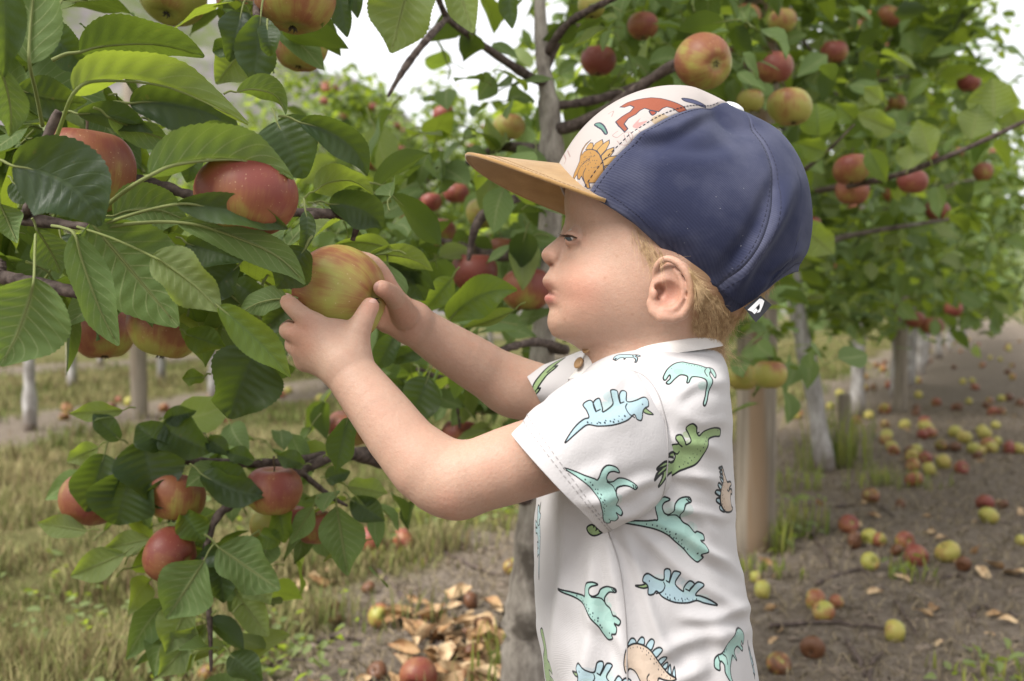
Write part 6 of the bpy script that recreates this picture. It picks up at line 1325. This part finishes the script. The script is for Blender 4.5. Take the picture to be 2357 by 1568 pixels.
# broad-leaved weeds in the grass at lower left
Q = []; 
for (px_, py_, n, sp) in ((520,1480,60,.10),(600,1540,70,.10),(420,1545,60,.12),(250,1500,50,.16),(330,1440,40,.14),(120,1540,50,.16),(900,1200,50,.2),(1060,1200,60,.2),(1160,1180,40,.15),(700,1240,30,.15),(2085,1330,14,.03),(2310,1570,30,.05),(1850,1110,26,.06),(1830,1170,24,.04),(1840,1240,24,.03),(1795,1260,24,.03),(60,1400,40,.2)):
    c_ = onground(px_, py_)
    for _ in range(n):
        x, y = c_[0] + r.normal(0, sp), c_[1] + r.normal(0, sp); Q.append((x, y, float(ground_h(x, y)) + r.uniform(.004, .05)))
Q = np.array(Q); M = rotations(rand_dirs(len(Q), r) * .6 + [0, 0, 1], rand_dirs(len(Q), r), r); leaf_stuff('weeds', Q, M, r.uniform(.018, .036, len(Q)), LEAF_B, None, 12, MID)
# ---- windfalls
COLR = dict(red=(.86, 0), peach=(.42, 0), orange=(.50, .12), yellow=(-.05, 0), green=(-.35, 0), pink=(.72, 0), brown=(.4, .85), rotten=(.5, 1.0), tanned=(.30, .45))
def windfall(x, y, rpx, k, label, group=None, d_extra=0):
    g_ = onground(x, y + rpx * .8); d = world2cam(g_)[1]; rad = min(.038, max(.016, rpx * d / FPX)); c = g_ + [0, 0, rad * .78]; rd, rt = COLR[k]; ar = np.random.default_rng(int(x * 7 + y))
    ax = ar.standard_normal(3) * [1, 1, .6]; o = apple(c, rad, ax, rd + ar.normal() * .06, rt, label, group, True, rt < .3)
    if rt > .5: o.scale = (rad, rad * ar.uniform(.85, 1), rad * ar.uniform(.7, .85))
    return o
def c5(x, y): return 1649.9 + x * .3687, 989.9 + y * .3687
def c4(x, y): return 1649.9 + x * .3608, 471.4 + y * .3608
W5 = [(1220,165,45,'peach','peach coloured windfall, upper left of the heap of seven on the soil'),(1300,175,42,'red','red windfall at the top of the heap of seven on the soil'),(1225,220,46,'peach','blushing windfall in the middle of the heap of seven'),(1325,245,46,'yellow','small yellow windfall in the middle of the heap of seven'),(1415,200,50,'yellow','larger yellow windfall right of the heap of seven'),(1525,235,46,'orange','orange windfall lying apart, right of the larger yellow one'),(1230,310,54,'orange','orange windfall with a dark hollow, lowest of the heap of seven'),
 (1545,45,46,'yellow','yellow windfall in front of a yellow pair at the canopy edge'),(1485,15,42,'yellow','yellow windfall behind its yellow neighbour, farther up the bare soil'),(1050,60,34,'orange','small orange windfall near the tall yellow grass'),(1285,30,34,'red','dull red windfall standing alone beyond the heap of seven'),(1690,95,46,'orange','orange windfall in the mixed cluster by a green weed'),(1745,75,36,'yellow','yellow windfall in the mixed cluster by a green weed'),(1625,158,36,'brown','brown windfall below the mixed cluster'),
 (1675,455,56,'red','red windfall with a black rotten hole, touching a yellow-green one'),(1697,535,58,'green','yellow-green windfall touching the red one with a hole'),(1785,465,36,'rotten','shrivelled brown windfall right of the red one with a hole'),(820,590,62,'red','red windfall with dark hollow, nearest the foot of the wooden post'),(862,685,62,'rotten','brown windfall with a black hole, left end of the long scatter'),(955,670,56,'yellow','yellow windfall beside the brown one with a black hole'),(1015,700,44,'peach','pale peach windfall half hidden behind the yellow one'),
 (1172,692,58,'orange','orange and yellow windfall at the top of the middle trio'),(1122,750,46,'brown','small brown windfall at the left of the middle trio'),(1245,787,72,'red','large red and yellow windfall at the bottom of the middle trio'),(1440,762,76,'yellow','large pale yellow windfall with a bruise, beside a brown one'),(1540,835,54,'brown','brown shrunken windfall touching the large pale yellow one'),(955,820,58,'yellow','plain yellow windfall alone in front of the long scatter'),
 (285,1000,60,'yellow','yellow windfall touching the hem of the white shirt'),(240,918,40,'green','greenish windfall behind the yellow one at the shirt'),(615,1060,68,'peach','peach windfall at the back of a trio with a dark twig'),(665,1132,70,'orange','orange-yellow windfall in front of a trio with a dark twig'),(748,1076,46,'pink','pinkish windfall at the right of a trio with a dark twig'),(1110,1256,72,'green','bright green windfall lying alone on dark soil'),(598,1360,78,'rotten','dark brown rotten windfall lying alone'),(385,1456,74,'tanned','orange and brown windfall near the bottom hem of the shirt'),
 (960,412,52,'tanned','tan half-eaten windfall by the dark twig heap'),(1145,462,34,'rotten','tiny tan windfall right of the dark twig heap'),(1897,690,36,'green','green windfall cut by the picture edge'),(1400,98,40,'tanned','flattened tan windfall between the heap and the yellow ones'),(1830,95,30,'red','brownish red windfall behind the green weed'),(640,62,30,'tanned','tan windfall at the foot of the leaning trunk')]
for x, y, q, k, lab in W5: X_, Y_ = c5(x, y); windfall(X_, Y_, q * .3687, k, lab)
W4 = [(515,1340,38,'tanned','yellow-brown windfall against the leaning pale trunk'),(635,1240,40,'pink','pink windfall right of the leaning pale trunk'),(1100,1140,40,'red','red windfall just left of the slim stake'),(970,1342,32,'yellow','yellow windfall between whitewashed trunk and slim stake'),(1070,1302,38,'orange','orange windfall at the foot of the slim stake'),(785,1202,28,'yellow','small yellow windfall behind the stump'),(1060,1042,34,'peach','pale windfall behind the slim stake'),(1215,975,36,'yellow','yellowish windfall right of the slim stake in shade'),(1325,1388,46,'red','dark red windfall above a smaller orange one'),(1312,1462,34,'orange','smaller orange windfall under the dark red one')]
for x, y, q, k, lab in W4: X_, Y_ = c4(x, y); windfall(X_, Y_, q * .3608, k, lab)
for x, y, q, k, lab in [(853,1250,33,'red','glossy red windfall at the edge of the grass, below the low branch'),(930,1247,28,'pink','smaller pink windfall right of the glossy red one at the grass edge'),(1178,1305,20,'tanned','orange windfall leaning on the trunk beside the shirt'),(875,1420,29,'orange','yellow and orange windfall on bare soil under the forearm'),(909,1417,18,'rotten','brown mushy windfall stuck behind the yellow and orange one'),(848,1352,17,'brown','little brown windfall below the glossy red one'),(769,1397,15,'rotten','little dark brown windfall, leftmost on the bare soil'),(963,1552,42,'pink','pink windfall resting on the dry leaf heap at the bottom edge'),
  (1085,1380,20,'brown','brown windfall at the top of the dry leaf heap'),(1112,1432,24,'brown','shaded brown windfall in the dry leaf heap by the trunk'),(1088,1500,24,'brown','rough brown windfall in the middle of the dry leaf heap'),(868,1545,24,'rotten','orange-brown rotting windfall left of the pink one'),(1075,1460,17,'rotten','small plum coloured rotten windfall in the dry leaf heap'),(512,1530,16,'rotten','dark windfall under the lowest hanging leaves'),(475,1552,15,'tanned','orange windfall under the lowest hanging leaves')]: windfall(x, y, q, k, lab)
r = np.random.default_rng(17); kk = ['yellow','yellow','orange','peach','red','tanned','brown','pink','green']
def many(n, fn, lab, grp, lo_=.026, hi_=.036):
    for _ in range(n):
        x, y = fn(); rad = r.uniform(lo_, hi_); k = kk[r.integers(len(kk))]; rd, rt = COLR[k]
        apple((x, y, float(ground_h(x, y)) + rad * .7), rad, r.standard_normal(3), rd + r.normal() * .1, rt, lab, grp, False)
def strip(y0, y1, a, b):
    def f(): y = y0 + (y1 - y0) * r.random() ** 1.3; return rowx(y) + r.uniform(a, b), y
    return f
many(62, strip(4.6, 9, -.5, 1.5), 'small windfall among many strewn on the soil under the far canopy', 'windfalls strewn under the far canopy')
many(44, strip(9, 19, -.6, 1.7), 'distant speck of a windfall along the row', 'distant windfalls along the row')
def alley(): y = r.uniform(5.5, 11); return rowx2(y) + r.normal() * .55, y
many(34, alley, 'blurred windfall under the trees across the alley', 'windfalls across the alley')
# ---- dry curled leaves
dry = NT('dry_leaf'); oc = dry.coord(); oi = dry.t.nodes.new('ShaderNodeObjectInfo'); c = dry.mix(oi.outputs['Random'], (.30, .17, .07), (.55, .41, .25)); c = dry.mix(dry.ramp(dry.noise(oc, 3.5, 4), .5, .68), c, (.19, .08, .028)); dry.set('Base Color', c); dry.set('Roughness', .75); DRY = dry.m
DL = []
for k in range(8):
    rr_ = np.random.default_rng(700 + k); u = np.linspace(0, 1, 12); v = np.linspace(-1, 1, 7); U, Vv = np.meshgrid(u, v, indexing='ij'); wv_ = width_profile(U) * .30 * Vv; cu = rr_.uniform(1.0, 2.3); ang2 = Vv * cu * (.6 + .5 * U)
    ym = width_profile(U) * .30 * np.sin(ang2) / cu; zm = width_profile(U) * .30 * (1 - np.cos(ang2)) / cu; bend_ = rr_.uniform(-1.2, 1.4); xm = np.sin(U * bend_ + 1e-3) / (bend_ + 1e-3) if abs(bend_) > .1 else U; zm = zm + (1 - np.cos(U * bend_)) / (abs(bend_) + .1) * .6 * np.sign(bend_) * .5 + .03 * np.sin(U * 9 + Vv * 3)
    DL.append(mesh('fallen_leaf', np.stack([xm - .5, ym, zm - zm.min()], -1).reshape(-1, 3), [grid_faces(12, 7)], DRY, link=False))
def fallen(x, y, size, lab, grp):
    o = bpy.data.objects.new('fallen_leaf', DL[r.integers(8)]); COL.objects.link(o); o.location = (x, y, float(ground_h(x, y)) + r.uniform(-.002, .022 if grp.startswith('dry leaves heaped') else .004)); o.rotation_euler = (r.normal() * .5, r.normal() * .4, r.uniform(0, 6.28)); o.scale = (size,) * 3; tag(o, lab, 'dry leaf', grp)
for _ in range(96):
    px_ = r.normal(1075, 75); py_ = r.normal(1500, 62)
    if not (900 < px_ < 1230 and 1370 < py_ < 1640): continue
    g_ = onground(px_, py_); fallen(g_[0], g_[1], r.uniform(.045, .10), 'curled tan leaf in the dry leaf heap beside the nearest trunk', 'dry leaves heaped beside the nearest trunk')
for px_, py_, s in [(955,1385,.07),(975,1395,.06),(1020,1420,.07),(775,1437,.08),(725,1335,.09),(755,1318,.08),(700,1345,.07),(770,1345,.06),(955,1420,.06),(735,1345,.08),(690,1325,.06),(720,1575,.06),(860,1560,.07),(835,1575,.06)]:
    g_ = onground(px_, py_); fallen(g_[0], g_[1], s, 'pale dried leaf lying on the bare soil under the forearm', 'dried leaves on the bare soil under the forearm')
for px_, py_, s in [(2140,1225,.06),(2165,1245,.05),(2250,1275,.06),(2290,1310,.07),(2340,1325,.08),(1780,1330,.05),(1765,1300,.05),(1880,1165,.06),(1990,1155,.05),(2300,1160,.05),(2345,1185,.06),(2150,1405,.06),(1780,1410,.05),(2260,1325,.06),(2010,1190,.05),(1930,1590,.05),(2130,1420,.05),(1800,1460,.04)]:
    g_ = onground(px_, py_); fallen(g_[0], g_[1], s * 1.2, 'brown dried leaf on the bare soil right of the shirt', 'dried leaves on the bare soil right of the shirt')
for _ in range(90):
    y = 1.9 + 4.2 * r.random() ** 1.4; x = rowx(y) + r.uniform(.05, 1.9)
    if x < .58 * y + .1 and x > .24 * y: fallen(x, y, r.uniform(.025, .06), 'brown dried leaf on the bare soil right of the shirt', 'dried leaves on the bare soil right of the shirt')
# ---- fallen twigs and clods
for i, (a, b, c_) in enumerate([((1870,1235),(1895,1270),(1912,1312)),((1880,1350),(1975,1315),(2000,1340)),((1770,1450),(1900,1440),(2050,1455)),((2130,1345),(2200,1330),(2225,1340)),((2240,1435),(2255,1400),(2350,1430)),((1925,1170),(2010,1165),(2060,1195)),((2000,1590),(2005,1540),(2030,1510)),((1950,1480),(1985,1540),(1990,1560)),((860,1300),(960,1420),(1010,1490)),((1010,1270),(1090,1310),(1160,1330)),((2060,1390),(2090,1430),(2110,1470)),((700,1500),(770,1470),(830,1480)),((560,1565),(640,1530),(700,1525))]):
    q = np.array([onground(*p) + [0, 0, .006] for p in (a, b, c_)]); V, F = tube(spline(q, 14) + np.random.default_rng(i).standard_normal((14, 3)) * .0015, np.linspace(.006, .0025, 14), 7)
    tag(mesh('twig', V, F, TWIG), ['dark twig leading away from the foot of the post', 'forked twig behind the orange trio of windfalls', 'long thin twig under the orange trio of windfalls', 'short pale twig below the large yellow windfall', 'bent twig near the bottom corner of bare soil', 'dark twig lying across the twig heap by the post', 'upright pale twig at the bottom edge', 'thin twig near the dark rotten windfall', 'straight twig crossing into the dry leaf heap', 'thin straw-like twig behind the nearest trunk', 'thin pale twig above the bright green windfall', 'short twig left of the dry leaf heap', 'twig under the lowest hanging leaves'][i], 'twig')
cr_ = np.random.default_rng(8); cm = MB(); ico = None
def clod(c, s):
    u = np.linspace(.25, math.pi - .25, 4); v = np.arange(6) / 6 * 2 * math.pi; V = np.stack([np.sin(u)[:, None] * np.cos(v)[None], np.sin(u)[:, None] * np.sin(v)[None], np.cos(u)[:, None] + 0 * v[None]], -1).reshape(-1, 3); V = V * (1 + .3 * cr_.standard_normal((len(V), 1))) * s * np.array([1.2, 1, .7]); cm.add(V + c, [grid_faces(4, 6, True), np.array([[0, 1, 2, 3]]), np.array([[18, 21, 20, 19]])])
n = 0
while n < 4600:
    y = 1.7 + 5 * cr_.random() ** 1.5; x = rowx(y) + cr_.uniform(-1.0, 1.9)
    if abs(x) > .56 * y + .1 or soil_mask(x, y) < .5: continue
    clod(np.array([x, y, float(ground_h(x, y))]), .003 + .012 * cr_.random() ** 4); n += 1
tag(cm.build('soil_clods', NT('clod', Base_Color=(.165, .13, .10, 1), Roughness=1.0).m), kind='stuff')
X, Y = scatter(17000, lambda y: np.maximum(rowx(y) - 1.1, -.56 * y), lambda y: np.minimum(rowx(y) + 2.0, .58 * y), 1.6, 7, 1.4); kp = soil_mask(X, Y) > .4; X, Y = X[kp], Y[kp]
cols = np.array([.36, .29, .19]) * r.uniform(.35, 1.25, (len(X), 1)); blades('straw_litter', X, Y, r.uniform(.012, .05, len(X)), .0008 + .0016 * r.random(len(X)), cols, 10, 3.0)
